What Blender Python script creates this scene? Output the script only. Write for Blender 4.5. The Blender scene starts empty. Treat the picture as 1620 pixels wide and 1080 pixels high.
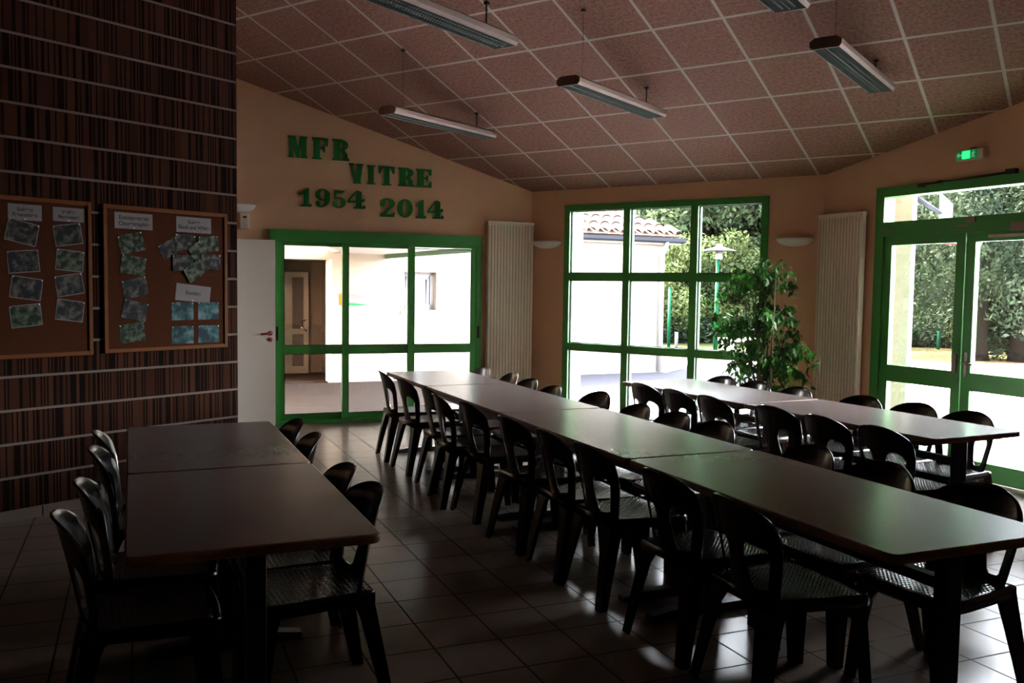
import bpy, bmesh, math, random
from mathutils import Matrix, Vector, noise
R = math.radians
PI = math.pi
scene = bpy.context.scene
COL = scene.collection

# ------------------------------------------------------------ camera
cam_d = bpy.data.cameras.new('camera')
cam_d.sensor_width = 36.0
cam_d.lens = 1414.33 / 1620.0 * 36.0
cam_d.clip_start = 0.05
cam_d.clip_end = 400
cam = bpy.data.objects.new('camera', cam_d)
COL.objects.link(cam)
pt, ro = R(-3.5073), R(0.8139)
F = Vector((0, math.cos(pt), math.sin(pt)))
U = Vector((0, -math.sin(pt), math.cos(pt)))
X = Vector((1, 0, 0))
R2 = X * math.cos(ro) + U * math.sin(ro)
U2 = -X * math.sin(ro) + U * math.cos(ro)
m = Matrix((R2, U2, -F)).transposed().to_4x4()
m.translation = (0, 0, 1.586)
cam.matrix_world = m
scene.camera = cam

# ------------------------------------------------------------ light and exposure
world = bpy.data.worlds.new('sky')
scene.world = world
world.use_nodes = True
wn = world.node_tree.nodes
wl = world.node_tree.links
wn.clear()
wo = wn.new('ShaderNodeOutputWorld')
wb = wn.new('ShaderNodeBackground')
ws = wn.new('ShaderNodeTexSky')
ws.sky_type = 'NISHITA'
ws.sun_disc = False
ws.sun_elevation = R(50)
ws.sun_rotation = R(-58)
ws.dust_density = 3.0
wb.inputs['Strength'].default_value = 0.5
whs = wn.new('ShaderNodeHueSaturation'); whs.inputs['Saturation'].default_value = 0.28
wl.new(ws.outputs[0], whs.inputs['Color']); wl.new(whs.outputs[0], wb.inputs[0])
wl.new(wb.outputs[0], wo.inputs[0])
sd = bpy.data.lights.new('sun', 'SUN')
sd.energy = 5.2
sd.angle = R(0.6)
sd.color = (1.0, 0.88, 0.74)
sun = bpy.data.objects.new('sun', sd)
COL.objects.link(sun)
SAZ, SEL = R(148), R(50)
to_sun = Vector((math.cos(SAZ) * math.cos(SEL), math.sin(SAZ) * math.cos(SEL), math.sin(SEL)))
sun.rotation_euler = to_sun.to_track_quat('Z', 'Y').to_euler()
vs = scene.view_settings
scene.display_settings.display_device = 'sRGB'
vs.view_transform = 'Standard'
vs.look = 'None'
vs.gamma = 1.0
vs.use_curve_mapping = False
vs.exposure = 5.75
scene.cycles.max_bounces = 10
scene.cycles.diffuse_bounces = 5
scene.cycles.glossy_bounces = 4
scene.cycles.transparent_max_bounces = 12
scene.cycles.sample_clamp_indirect = 4.0
scene.cycles.use_denoising = True

# ------------------------------------------------------------ the walls' own frames: x along the wall, y outwards, z up
A = Vector((0.2216, 11.1762, 0)); C = Vector((3.1512, 9.1280, 0))
def frame(P, deg):
    return Matrix.Translation(P) @ Matrix.Rotation(R(deg), 4, 'Z')
FW = frame(A, -34.96)
FB = frame(A, 22.67)
FD = frame(C, -64.33)
FS = frame(Vector((-2.2133, 7.1954, 0)), 52.67)
FO = frame(Vector((-2.54, 14.62, 0)), 25.03)
CZ, CS, RIDGE = 2.762, 0.3472, 8.2
nW = Vector((math.sin(R(-34.96)), -math.cos(R(-34.96)), 0))      # into the room, away from the window wall
def ceil_z(p):
    q = (Vector((p[0], p[1], 0)) - A).dot(nW)
    return CZ + CS * min(q, 2 * RIDGE - q)

# ------------------------------------------------------------ portals that help the sky find its way in
def portal(Fm, s0, s1, z0, z1):
    l = bpy.data.lights.new('window_portal', 'AREA')
    l.shape = 'RECTANGLE'; l.size = s1 - s0; l.size_y = z1 - z0
    l.cycles.is_portal = True
    o = bpy.data.objects.new('window_portal', l)
    o.matrix_world = Fm @ Matrix.Translation(((s0 + s1) / 2, 0.22, (z0 + z1) / 2)) @ Matrix.Rotation(R(-90), 4, 'X')
    COL.objects.link(o)
portal(FW, 0.5, 3.0, 0.05, 2.57)
portal(FB, -3.12, -0.67, 0.0, 2.18)
portal(FD, 0.67, 3.2, 0.0, 2.56)

# ------------------------------------------------------------ materials
def nt(name):
    mt = bpy.data.materials.new(name); mt.use_nodes = True
    return mt, mt.node_tree.nodes, mt.node_tree.links, mt.node_tree.nodes['Principled BSDF']
def N(n, t, **k):
    x = n.new(t)
    for a, b in k.items(): setattr(x, a, b)
    return x
def math_node(n, l, op, a, b=None, c=None):
    x = n.new('ShaderNodeMath'); x.operation = op
    for i, v in enumerate((a, b, c)):
        if v is None: continue
        if hasattr(v, 'links') or hasattr(v, 'is_linked'): l.new(v, x.inputs[i])
        else: x.inputs[i].default_value = v
    return x.outputs[0]
def mix(n, l, fac, a, b):
    x = n.new('ShaderNodeMix'); x.data_type = 'RGBA'
    for sock, v in ((x.inputs[0], fac), (x.inputs[6], a), (x.inputs[7], b)):
        if hasattr(v, 'is_linked'): l.new(v, sock)
        else: sock.default_value = v if not isinstance(v, tuple) else (*v[:3], 1)
    return x.outputs[2]
def plain(name, col, rough=0.6, metal=0.0, var=0.12, scale=6.0, bump=0.0, coat=0.0, spec=None):
    mt, n, l, b = nt(name)
    tc = N(n, 'ShaderNodeTexCoord'); no = N(n, 'ShaderNodeTexNoise')
    no.inputs['Scale'].default_value = scale; no.inputs['Detail'].default_value = 4
    l.new(tc.outputs['Object'], no.inputs['Vector'])
    d = tuple(c * (1 - var) for c in col); e = tuple(min(1, c * (1 + var)) for c in col)
    l.new(mix(n, l, no.outputs['Fac'], d, e), b.inputs['Base Color'])
    b.inputs['Roughness'].default_value = rough; b.inputs['Metallic'].default_value = metal
    b.inputs['Coat Weight'].default_value = coat
    if spec is not None: b.inputs['Specular IOR Level'].default_value = spec
    if bump:
        bp = N(n, 'ShaderNodeBump'); bp.inputs['Strength'].default_value = bump; bp.inputs['Distance'].default_value = 0.01
        n2 = N(n, 'ShaderNodeTexNoise'); n2.inputs['Scale'].default_value = scale * 12
        l.new(tc.outputs['Object'], n2.inputs['Vector']); l.new(n2.outputs['Fac'], bp.inputs['Height']); l.new(bp.outputs[0], b.inputs['Normal'])
    return mt
def grid_fac(n, l, v, period, off, halfw):
    """1 inside a joint of the grid, 0 elsewhere"""
    a = math_node(n, l, 'SUBTRACT', v, off - period * 50)
    a = math_node(n, l, 'MODULO', a, period)
    a = math_node(n, l, 'SUBTRACT', a, period / 2)
    a = math_node(n, l, 'ABSOLUTE', a)
    return math_node(n, l, 'GREATER_THAN', a, period / 2 - halfw)

M = {}
M['salmon'] = plain('salmon_plaster', (0.82, 0.50, 0.30), 0.85, bump=0.15, var=0.05)
M['green'] = plain('green_lacquer', (0.06325, 0.33350, 0.06325), 0.42, var=0.04)
M['green2'] = plain('green_felt', (0.02000, 0.23750, 0.04375), 0.9, var=0.15, scale=60)
M['gasket'] = plain('black_gasket', (0.012, 0.012, 0.012), 0.7)
M['white'] = plain('white_enamel', (0.75900, 0.64050, 0.50350), 0.45, var=0.03)
M['doorwhite'] = plain('white_door_paint', (0.69440, 0.60000, 0.51300), 0.55, var=0.03)
M['sconce'] = plain('white_plaster_shade', (0.75, 0.73, 0.68), 0.7, var=0.03)
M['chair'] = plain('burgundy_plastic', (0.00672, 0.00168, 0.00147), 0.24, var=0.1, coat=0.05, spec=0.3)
M['steel'] = plain('black_steel', (0.008, 0.008, 0.009), 0.42)
M['edge'] = plain('table_edge_wood', (0.16900, 0.07800, 0.04225), 0.45, var=0.2, scale=20)
M['metal'] = plain('chrome', (0.55, 0.55, 0.55), 0.25, metal=1.0)
M['alu'] = plain('lamp_aluminium', (0.34, 0.25, 0.21), 0.6, var=0.04, spec=0.15)
M['endcap'] = plain('lamp_end_cap', (0.23800, 0.14000, 0.10500), 0.55)
M['wire'] = plain('dark_rod', (0.03, 0.022, 0.02), 0.6)
M['redhandle'] = plain('red_handle_plastic', (0.30, 0.015, 0.02), 0.35)
M['oak'] = plain('oak_frame', (0.09690, 0.03150, 0.00924), 0.5, var=0.2, scale=14, spec=0.05)
M['cork'] = plain('cork', (0.03960, 0.01242, 0.00540), 0.9, var=0.3, scale=90, spec=0.05)
M['paper'] = plain('white_paper', (0.14400, 0.12600, 0.12600), 0.8, var=0.03, spec=0.05)
M['ink'] = plain('black_ink', (0.02, 0.02, 0.02), 0.8)
M['pin'] = plain('drawing_pin', (0.6, 0.58, 0.55), 0.3, metal=0.6)
M['cream'] = plain('cream_render', (0.11517, 0.10714, 0.09107), 0.9, var=0.03, bump=0.1, spec=0.03)
M['zinc'] = plain('zinc_gutter', (0.00907, 0.01063, 0.01426), 0.5, var=0.05, spec=0.03)
M['pvc'] = plain('white_pvc', (0.08400, 0.08400, 0.08610), 0.4, var=0.02, spec=0.03)
M['darkgap'] = plain('dark_hollow', (0.02, 0.018, 0.018), 0.8)
M['soffit'] = plain('soffit_boards', (0.14136, 0.12540, 0.10716), 0.8, var=0.1)
M['bark'] = plain('bark', (0.00389, 0.00321, 0.00243), 0.95, var=0.45, scale=5, bump=0.6, spec=0.02)
M['polegreen'] = plain('pole_green', (0.00121, 0.01966, 0.00832), 0.5, spec=0.03)
M['board'] = plain('white_board', (0.05904, 0.05976, 0.06192), 0.5, var=0.02, spec=0.03)
M['rim'] = plain('red_rim', (0.06480, 0.00259, 0.00216), 0.5, spec=0.03)
M['net'] = plain('white_net', (0.2, 0.2, 0.2), 0.8, spec=0.03)
M['terrace'] = plain('pale_concrete', (0.89376, 0.85848, 0.82320), 0.9, var=0.08, scale=3)
M['kerb'] = plain('concrete_kerb', (0.09625, 0.09100, 0.08750), 0.9, var=0.1, spec=0.03)
M['asphalt'] = plain('grey_asphalt', (0.12138, 0.12138, 0.13837), 0.95, var=0.12, scale=1.2, bump=0.2, spec=0.05)
M['asphalt_shade'] = plain('shaded_asphalt', (0.017, 0.017, 0.021), 0.95, var=0.1, scale=1.2, spec=0.02)  # the asphalt again, with shade put into its colour
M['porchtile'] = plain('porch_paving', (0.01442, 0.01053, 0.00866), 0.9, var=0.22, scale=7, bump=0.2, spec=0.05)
M['stem'] = plain('ficus_stem', (0.16, 0.11, 0.07), 0.8)
M['pot'] = plain('terracotta_pot', (0.30, 0.12, 0.07), 0.8)
M['soil'] = plain('soil', (0.04, 0.03, 0.02), 1.0)
M['roofside'] = plain('outer_render', (0.31200, 0.28800, 0.24800), 0.9, spec=0.03)

def floor_mat():
    mt, n, l, b = nt('beige_floor_tiles')
    tc = N(n, 'ShaderNodeTexCoord'); sp = N(n, 'ShaderNodeSeparateXYZ'); l.new(tc.outputs['Object'], sp.inputs[0])
    gx = grid_fac(n, l, sp.outputs[0], 0.305, 0.27, 0.0048); gy = grid_fac(n, l, sp.outputs[1], 0.312, 0.22, 0.0048)
    g = math_node(n, l, 'MAXIMUM', gx, gy)
    no = N(n, 'ShaderNodeTexNoise'); no.inputs['Scale'].default_value = 5; no.inputs['Detail'].default_value = 6
    l.new(tc.outputs['Object'], no.inputs['Vector'])
    base = mix(n, l, no.outputs['Fac'], (0.12338, 0.09140, 0.07084), (0.16909, 0.12796, 0.10054))
    l.new(mix(n, l, g, base, (0.012, 0.009, 0.007)), b.inputs['Base Color'])
    rr = math_node(n, l, 'MULTIPLY_ADD', g, 0.4, 0.23); l.new(rr, b.inputs['Roughness']); b.inputs['Specular IOR Level'].default_value = 0.06
    bp = N(n, 'ShaderNodeBump'); bp.inputs['Strength'].default_value = 0.35; bp.inputs['Distance'].default_value = 0.003
    l.new(math_node(n, l, 'SUBTRACT', 1.0, g), bp.inputs['Height']); l.new(bp.outputs[0], b.inputs['Normal'])
    return mt
M['floor'] = floor_mat()
def ceil_mat():
    mt, n, l, b = nt('ceiling_tiles')
    tc = N(n, 'ShaderNodeTexCoord'); sp = N(n, 'ShaderNodeSeparateXYZ'); l.new(tc.outputs['Object'], sp.inputs[0])
    gx = grid_fac(n, l, sp.outputs[0], 0.6, 0.5, 0.0125); gy = grid_fac(n, l, sp.outputs[1], 0.6, 0.375, 0.0125)
    g = math_node(n, l, 'MAXIMUM', gx, gy)
    n1 = N(n, 'ShaderNodeTexNoise'); n1.inputs['Scale'].default_value = 34; n1.inputs['Detail'].default_value = 8; n1.inputs['Roughness'].default_value = 0.75
    l.new(tc.outputs['Object'], n1.inputs['Vector'])
    r = N(n, 'ShaderNodeValToRGB'); r.color_ramp.elements[0].position = 0.38; r.color_ramp.elements[1].position = 0.62
    r.color_ramp.elements[0].color = (0.19241, 0.08410, 0.05709, 1); r.color_ramp.elements[1].color = (0.40814, 0.20283, 0.14377, 1)
    l.new(n1.outputs['Fac'], r.inputs[0])
    l.new(mix(n, l, g, r.outputs[0], (0.56160, 0.49920, 0.42120)), b.inputs['Base Color'])
    b.inputs['Roughness'].default_value = 0.9
    bp = N(n, 'ShaderNodeBump'); bp.inputs['Strength'].default_value = 0.3; bp.inputs['Distance'].default_value = 0.006
    l.new(n1.outputs['Fac'], bp.inputs['Height']); l.new(bp.outputs[0], b.inputs['Normal'])
    return mt
M['ceiling'] = ceil_mat()
def slat_mat():
    mt, n, l, b = nt('grooved_wood_panels')
    tc = N(n, 'ShaderNodeTexCoord'); sp = N(n, 'ShaderNodeSeparateXYZ'); l.new(tc.outputs['Object'], sp.inputs[0])
    joint = grid_fac(n, l, sp.outputs[2], 0.2218, 0.063, 0.0085)
    band = math_node(n, l, 'FLOOR', math_node(n, l, 'DIVIDE', math_node(n, l, 'SUBTRACT', sp.outputs[2], 0.063), 0.2218))
    cell = math_node(n, l, 'FLOOR', math_node(n, l, 'DIVIDE', sp.outputs[0], 0.0105))
    cv = N(n, 'ShaderNodeCombineXYZ'); l.new(cell, cv.inputs[0]); l.new(band, cv.inputs[1])
    wnz = N(n, 'ShaderNodeTexWhiteNoise'); wnz.noise_dimensions = '2D'; l.new(cv.outputs[0], wnz.inputs['Vector'])
    groove = math_node(n, l, 'GREATER_THAN', wnz.outputs['Value'], 0.60)
    strip = math_node(n, l, 'FLOOR', math_node(n, l, 'DIVIDE', sp.outputs[0], 0.07))
    cv2 = N(n, 'ShaderNodeCombineXYZ'); l.new(strip, cv2.inputs[0]); l.new(band, cv2.inputs[1])
    w2 = N(n, 'ShaderNodeTexWhiteNoise'); w2.noise_dimensions = '2D'; l.new(cv2.outputs[0], w2.inputs['Vector'])
    wood = mix(n, l, w2.outputs['Value'], (0.02205, 0.00784, 0.00467), (0.03822, 0.01427, 0.00802))
    c = mix(n, l, groove, wood, (0.00540, 0.00270, 0.00210))
    c = mix(n, l, joint, c, (0.11154, 0.08580, 0.07511))
    l.new(c, b.inputs['Base Color']); b.inputs['Roughness'].default_value = 0.75; b.inputs['Specular IOR Level'].default_value = 0.02
    bp = N(n, 'ShaderNodeBump'); bp.inputs['Strength'].default_value = 0.6; bp.inputs['Distance'].default_value = 0.004
    l.new(math_node(n, l, 'SUBTRACT', 1.0, groove), bp.inputs['Height']); l.new(bp.outputs[0], b.inputs['Normal'])
    return mt
M['slat'] = slat_mat()
def laminate():
    mt, n, l, b = nt('speckled_grey_laminate')
    tc = N(n, 'ShaderNodeTexCoord')
    n1 = N(n, 'ShaderNodeTexNoise'); n1.inputs['Scale'].default_value = 70; n1.inputs['Detail'].default_value = 3
    l.new(tc.outputs['Object'], n1.inputs['Vector'])
    r = N(n, 'ShaderNodeValToRGB'); r.color_ramp.elements[0].position = 0.2; r.color_ramp.elements[1].position = 0.8
    r.color_ramp.elements[0].color = (0.1159, 0.0851, 0.0787, 1); r.color_ramp.elements[1].color = (0.1333, 0.0978, 0.0905, 1)
    l.new(n1.outputs['Fac'], r.inputs[0]); l.new(r.outputs[0], b.inputs['Base Color'])
    n2 = N(n, 'ShaderNodeTexNoise'); n2.inputs['Scale'].default_value = 3; n2.inputs['Detail'].default_value = 5
    l.new(tc.outputs['Object'], n2.inputs['Vector'])
    l.new(math_node(n, l, 'MULTIPLY_ADD', n2.outputs['Fac'], 0.01, 0.25), b.inputs['Roughness'])
    b.inputs['Specular IOR Level'].default_value = 0.14
    return mt
M['laminate'] = laminate()
def weave():
    mt, n, l, b = nt('woven_plastic_seat')
    tc = N(n, 'ShaderNodeTexCoord'); sp = N(n, 'ShaderNodeSeparateXYZ'); l.new(tc.outputs['Object'], sp.inputs[0])
    k = 2 * PI / 0.042
    a = math_node(n, l, 'SINE', math_node(n, l, 'MULTIPLY', math_node(n, l, 'ADD', sp.outputs[0], sp.outputs[1]), k))
    c = math_node(n, l, 'SINE', math_node(n, l, 'MULTIPLY', math_node(n, l, 'SUBTRACT', sp.outputs[0], sp.outputs[1]), k))
    h = math_node(n, l, 'MULTIPLY', a, c)
    hole = math_node(n, l, 'GREATER_THAN', math_node(n, l, 'ABSOLUTE', h), 0.62)
    l.new(mix(n, l, hole, (0.0108, 0.0036, 0.0030), (0.0018, 0.0006, 0.0006)), b.inputs['Base Color'])
    l.new(math_node(n, l, 'MULTIPLY_ADD', hole, 0.5, 0.2), b.inputs['Roughness'])
    l.new(math_node(n, l, 'MULTIPLY_ADD', hole, -0.45, 0.5), b.inputs['Specular IOR Level'])
    bp = N(n, 'ShaderNodeBump'); bp.inputs['Strength'].default_value = 0.22; bp.inputs['Distance'].default_value = 0.004
    l.new(h, bp.inputs['Height']); l.new(bp.outputs[0], b.inputs['Normal'])
    return mt
M['weave'] = weave()
def glass_mat():
    mt, n, l, b = nt('window_glass')
    n.remove(b)
    out = [x for x in n if x.type == 'OUTPUT_MATERIAL'][0]
    tr = N(n, 'ShaderNodeBsdfTransparent'); tr.inputs[0].default_value = (0.955, 0.96, 0.95, 1)
    gl = N(n, 'ShaderNodeBsdfGlossy'); gl.inputs['Roughness'].default_value = 0.02
    fr = N(n, 'ShaderNodeFresnel'); fr.inputs[0].default_value = 1.45
    mx = N(n, 'ShaderNodeMixShader'); l.new(fr.outputs[0], mx.inputs[0]); l.new(tr.outputs[0], mx.inputs[1]); l.new(gl.outputs[0], mx.inputs[2])
    l.new(mx.outputs[0], out.inputs[0])
    return mt
M['glass'] = glass_mat()
def leaf_mat(name, c0, c1, trans=0.25, rough=0.5, scale=0.8, spec=0.03):
    mt, n, l, b = nt(name)
    tc = N(n, 'ShaderNodeTexCoord'); oi = N(n, 'ShaderNodeObjectInfo')
    no = N(n, 'ShaderNodeTexNoise'); no.inputs['Scale'].default_value = scale; no.inputs['Detail'].default_value = 5
    ad = N(n, 'ShaderNodeVectorMath'); ad.operation = 'ADD'
    l.new(tc.outputs['Object'], ad.inputs[0]); l.new(oi.outputs['Location'], ad.inputs[1]); l.new(ad.outputs[0], no.inputs['Vector'])
    r = N(n, 'ShaderNodeValToRGB'); r.color_ramp.elements[0].position = 0.35; r.color_ramp.elements[1].position = 0.65
    r.color_ramp.elements[0].color = (*c0, 1); r.color_ramp.elements[1].color = (*c1, 1)
    l.new(no.outputs['Fac'], r.inputs[0]); l.new(r.outputs[0], b.inputs['Base Color'])
    b.inputs['Roughness'].default_value = rough; b.inputs['Specular IOR Level'].default_value = spec
    out = [x for x in n if x.type == 'OUTPUT_MATERIAL'][0]
    if trans:
        tl = N(n, 'ShaderNodeBsdfTranslucent'); l.new(r.outputs[0], tl.inputs[0])
        mx = N(n, 'ShaderNodeMixShader'); mx.inputs[0].default_value = trans
        l.new(b.outputs[0], mx.inputs[1]); l.new(tl.outputs[0], mx.inputs[2]); l.new(mx.outputs[0], out.inputs[0])
    return mt
M['leaf_dark'] = leaf_mat('oak_leaves', (0.00729, 0.01367, 0.00729), (0.02735, 0.03829, 0.01640))
M['leaf_mid'] = leaf_mat('acacia_leaves', (0.00876, 0.01677, 0.00876), (0.02917, 0.04011, 0.01969))
M['leaf_old'] = leaf_mat('old_tree_leaves', (0.00240, 0.00510, 0.00270), (0.00960, 0.01440, 0.00660))
M['leaf_yellow'] = leaf_mat('hazel_leaves', (0.01313, 0.02165, 0.00788), (0.03392, 0.04333, 0.01444))
M['leaf_hedge'] = leaf_mat('hedge_leaves', (0.00416, 0.00832, 0.00554), (0.00970, 0.01663, 0.00832))
M['ficus'] = leaf_mat('ficus_leaves', (0.018, 0.075, 0.012), (0.07, 0.22, 0.03), trans=0.4, rough=0.35, scale=6, spec=0.4)
def grass_mat():
    mt, n, l, b = nt('dry_grass')
    tc = N(n, 'ShaderNodeTexCoord'); no = N(n, 'ShaderNodeTexNoise'); no.inputs['Scale'].default_value = 0.28; no.inputs['Detail'].default_value = 9
    l.new(tc.outputs['Object'], no.inputs['Vector'])
    r = N(n, 'ShaderNodeValToRGB'); r.color_ramp.elements[0].position = 0.40; r.color_ramp.elements[1].position = 0.56
    r.color_ramp.elements[0].color = (0.01320, 0.01650, 0.00594, 1); r.color_ramp.elements[1].color = (0.02970, 0.02112, 0.01122, 1)
    l.new(no.outputs['Fac'], r.inputs[0]); l.new(r.outputs[0], b.inputs['Base Color']); b.inputs['Roughness'].default_value = 1.0; b.inputs['Specular IOR Level'].default_value = 0.02
    return mt
M['grass'] = grass_mat()
def roof_mat():
    mt, n, l, b = nt('terracotta_roof_tiles')
    tc = N(n, 'ShaderNodeTexCoord'); sp = N(n, 'ShaderNodeSeparateXYZ'); l.new(tc.outputs['Object'], sp.inputs[0])
    no = N(n, 'ShaderNodeTexNoise'); no.inputs['Scale'].default_value = 4
    l.new(tc.outputs['Object'], no.inputs['Vector'])
    l.new(mix(n, l, no.outputs['Fac'], (0.00591, 0.00246, 0.00155), (0.01136, 0.00672, 0.00481)), b.inputs['Base Color']); b.inputs['Specular IOR Level'].default_value = 0.05; b.inputs['Roughness'].default_value = 0.9
    return mt
M['roof'] = roof_mat()
def photo_mat(name, c0, c1, c2, scale):
    mt, n, l, b = nt(name)
    tc = N(n, 'ShaderNodeTexCoord'); no = N(n, 'ShaderNodeTexNoise'); no.inputs['Scale'].default_value = scale; no.inputs['Detail'].default_value = 2
    oi = N(n, 'ShaderNodeObjectInfo'); ad = N(n, 'ShaderNodeVectorMath'); ad.operation = 'ADD'
    l.new(tc.outputs['Object'], ad.inputs[0]); l.new(oi.outputs['Location'], ad.inputs[1]); l.new(ad.outputs[0], no.inputs['Vector'])
    r = N(n, 'ShaderNodeValToRGB'); e = r.color_ramp.elements; e[0].position = 0.42; e[1].position = 0.72
    e[0].color = (*c0, 1); e[1].color = (*c2, 1); x = e.new(0.54); x.color = (*c1, 1)
    l.new(no.outputs['Fac'], r.inputs[0]); l.new(r.outputs[0], b.inputs['Base Color']); b.inputs['Roughness'].default_value = 0.6; b.inputs['Specular IOR Level'].default_value = 0.1
    return mt
M['photo_dark'] = photo_mat('dark_photo_print', (0.00500, 0.00600, 0.00750), (0.02500, 0.02250, 0.02000), (0.08000, 0.07000, 0.06000), 22)
M['photo_blue'] = photo_mat('blue_photo_print', (0.00750, 0.01500, 0.02500), (0.01500, 0.06500, 0.06500), (0.10000, 0.12500, 0.14000), 16)
M['photo_green'] = photo_mat('greenish_photo_print', (0.00600, 0.00900, 0.00600), (0.03000, 0.04500, 0.02500), (0.08500, 0.08000, 0.06000), 26)
M['orange'] = plain('orange_vinyl', (0.10412, 0.04410, 0.00367), 0.5, spec=0.03)
M['signgreen'] = plain('green_vinyl', (0.00400, 0.07600, 0.02600), 0.5, spec=0.03)
def emis(name, col, s, base=(0, 0, 0)):
    mt, n, l, b = nt(name)
    b.inputs['Base Color'].default_value = (*base, 1); b.inputs['Emission Color'].default_value = (*col, 1); b.inputs['Emission Strength'].default_value = s
    return mt
M['exit_glow'] = emis('lit_exit_lens', (0.02, 1.0, 0.15), 0.045)
M['exit_face'] = emis('lit_exit_face', (0.0, 0.5, 0.11), 0.004, (0.01, 0.12, 0.04))
M['pictogram'] = emis('lit_pictogram', (0.3, 1.0, 0.5), 0.006, (0.3, 0.4, 0.35))

# ------------------------------------------------------------ mesh helpers
class MB:
    def __init__(s): s.v = []; s.f = []; s.mi = []; s.sm = []
    def add(s, vs, fs, mat=0, smooth=False, T=None):
        o = len(s.v)
        s.v += [tuple(T @ Vector(v)) if T is not None else tuple(v) for v in vs]
        s.f += [tuple(i + o for i in f) for f in fs]
        s.mi += [mat] * len(fs); s.sm += [smooth] * len(fs)
        return s
    def box(s, a, b, mat=0, T=None):
        x0, y0, z0 = a; x1, y1, z1 = b
        return s.add([(x0, y0, z0), (x1, y0, z0), (x1, y1, z0), (x0, y1, z0), (x0, y0, z1), (x1, y0, z1), (x1, y1, z1), (x0, y1, z1)],
                     [(0, 3, 2, 1), (4, 5, 6, 7), (0, 1, 5, 4), (1, 2, 6, 5), (2, 3, 7, 6), (3, 0, 4, 7)], mat, False, T)
    def prism(s, poly, d0, d1, axis='z', mat=0, T=None):
        """poly of 2-D points extruded; axis z: (x,y)->z ; axis y: (x,z)->y"""
        n = len(poly)
        f = (lambda p, d: (p[0], p[1], d)) if axis == 'z' else (lambda p, d: (p[0], d, p[1]))
        vs = [f(p, d0) for p in poly] + [f(p, d1) for p in poly]
        fs = [tuple(range(n))[::-1], tuple(range(n, 2 * n))] + [(i, (i + 1) % n, n + (i + 1) % n, n + i) for i in range(n)]
        return s.add(vs, fs, mat, False, T)
    def tube(s, pts, rad, seg=8, mat=0, T=None, cap=True):
        pts = [Vector(p) for p in pts]; rads = rad if isinstance(rad, (list, tuple)) else [rad] * len(pts)
        vs = []; fs = []
        for i, p in enumerate(pts):
            d = (pts[min(i + 1, len(pts) - 1)] - pts[max(i - 1, 0)]).normalized()
            a = d.orthogonal().normalized() if abs(d.z) > 0.95 else Vector((0, 0, 1)).cross(d).normalized()
            b = d.cross(a)
            for k in range(seg):
                t = 2 * PI * k / seg; vs.append(p + (a * math.cos(t) + b * math.sin(t)) * rads[i])
        for i in range(len(pts) - 1):
            for k in range(seg):
                k2 = (k + 1) % seg; fs.append((i * seg + k, i * seg + k2, (i + 1) * seg + k2, (i + 1) * seg + k))
        if cap: fs += [tuple(range(seg))[::-1], tuple(range((len(pts) - 1) * seg, len(pts) * seg))]
        return s.add(vs, fs, mat, True, T)
    def lathe(s, prof, seg=24, mat=0, T=None):
        vs = []; fs = []
        for r, z in prof:
            for k in range(seg):
                t = 2 * PI * k / seg; vs.append((r * math.cos(t), r * math.sin(t), z))
        for i in range(len(prof) - 1):
            for k in range(seg):
                k2 = (k + 1) % seg; fs.append((i * seg + k, i * seg + k2, (i + 1) * seg + k2, (i + 1) * seg + k))
        return s.add(vs, fs, mat, True, T)
    def build(s, name, mats, parent=None, M4=None, fix=True, bevel=0):
        me = bpy.data.meshes.new(name); me.from_pydata([tuple(v) for v in s.v], [], s.f)
        if not isinstance(mats, (list, tuple)): mats = [mats]
        for mt in mats: me.materials.append(mt)
        for i, p in enumerate(me.polygons): p.material_index = s.mi[i]; p.use_smooth = s.sm[i]
        if fix:
            bm = bmesh.new(); bm.from_mesh(me)
            bmesh.ops.recalc_face_normals(bm, faces=bm.faces); bm.to_mesh(me); bm.free()
        me.update()
        o = bpy.data.objects.new(name, me); COL.objects.link(o)
        if parent is not None: o.parent = parent
        if M4 is not None: o.matrix_basis = M4
        if bevel:
            bv = o.modifiers.new('bevel', 'BEVEL'); bv.width = bevel; bv.segments = 2; bv.limit_method = 'ANGLE'; bv.angle_limit = R(40)
        return o
def tag(o, label=None, cat=None, group=None, kind=None):
    if label: o['label'] = label
    if cat: o['category'] = cat
    if group: o['group'] = group
    if kind: o['kind'] = kind
    return o
def empty(name, M4, label=None, cat=None, group=None, kind=None):
    o = bpy.data.objects.new(name, None); o.empty_display_size = 0.1; COL.objects.link(o); o.matrix_world = M4
    return tag(o, label, cat, group, kind)
def copy_tree(o, label=None, M4=None):
    c = o.copy(); COL.objects.link(c)
    if M4 is not None: c.matrix_world = M4
    if label: c['label'] = label
    for ch in [x for x in o.children]:
        d = ch.copy(); COL.objects.link(d); d.parent = c
        for g in [x for x in ch.children]:
            e = g.copy(); COL.objects.link(e); e.parent = d
    return c
def Tr(x, y, z): return Matrix.Translation((x, y, z))
def text_mesh(name, txt, size, mt, parent, M4, depth=0.0015, bold=0.0, align='CENTER', spacing=1.0):
    cu = bpy.data.curves.new(name, 'FONT'); cu.body = txt; cu.size = size; cu.extrude = depth; cu.offset = bold
    cu.align_x = align; cu.align_y = 'CENTER'; cu.space_line = spacing
    to = bpy.data.objects.new(name, cu); COL.objects.link(to)
    dg = bpy.context.evaluated_depsgraph_get()
    me = bpy.data.meshes.new_from_object(to.evaluated_get(dg)); me.materials.clear(); me.materials.append(mt)
    bpy.data.objects.remove(to)
    o = bpy.data.objects.new(name, me); COL.objects.link(o); o.parent = parent; o.matrix_basis = M4
    return o

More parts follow.
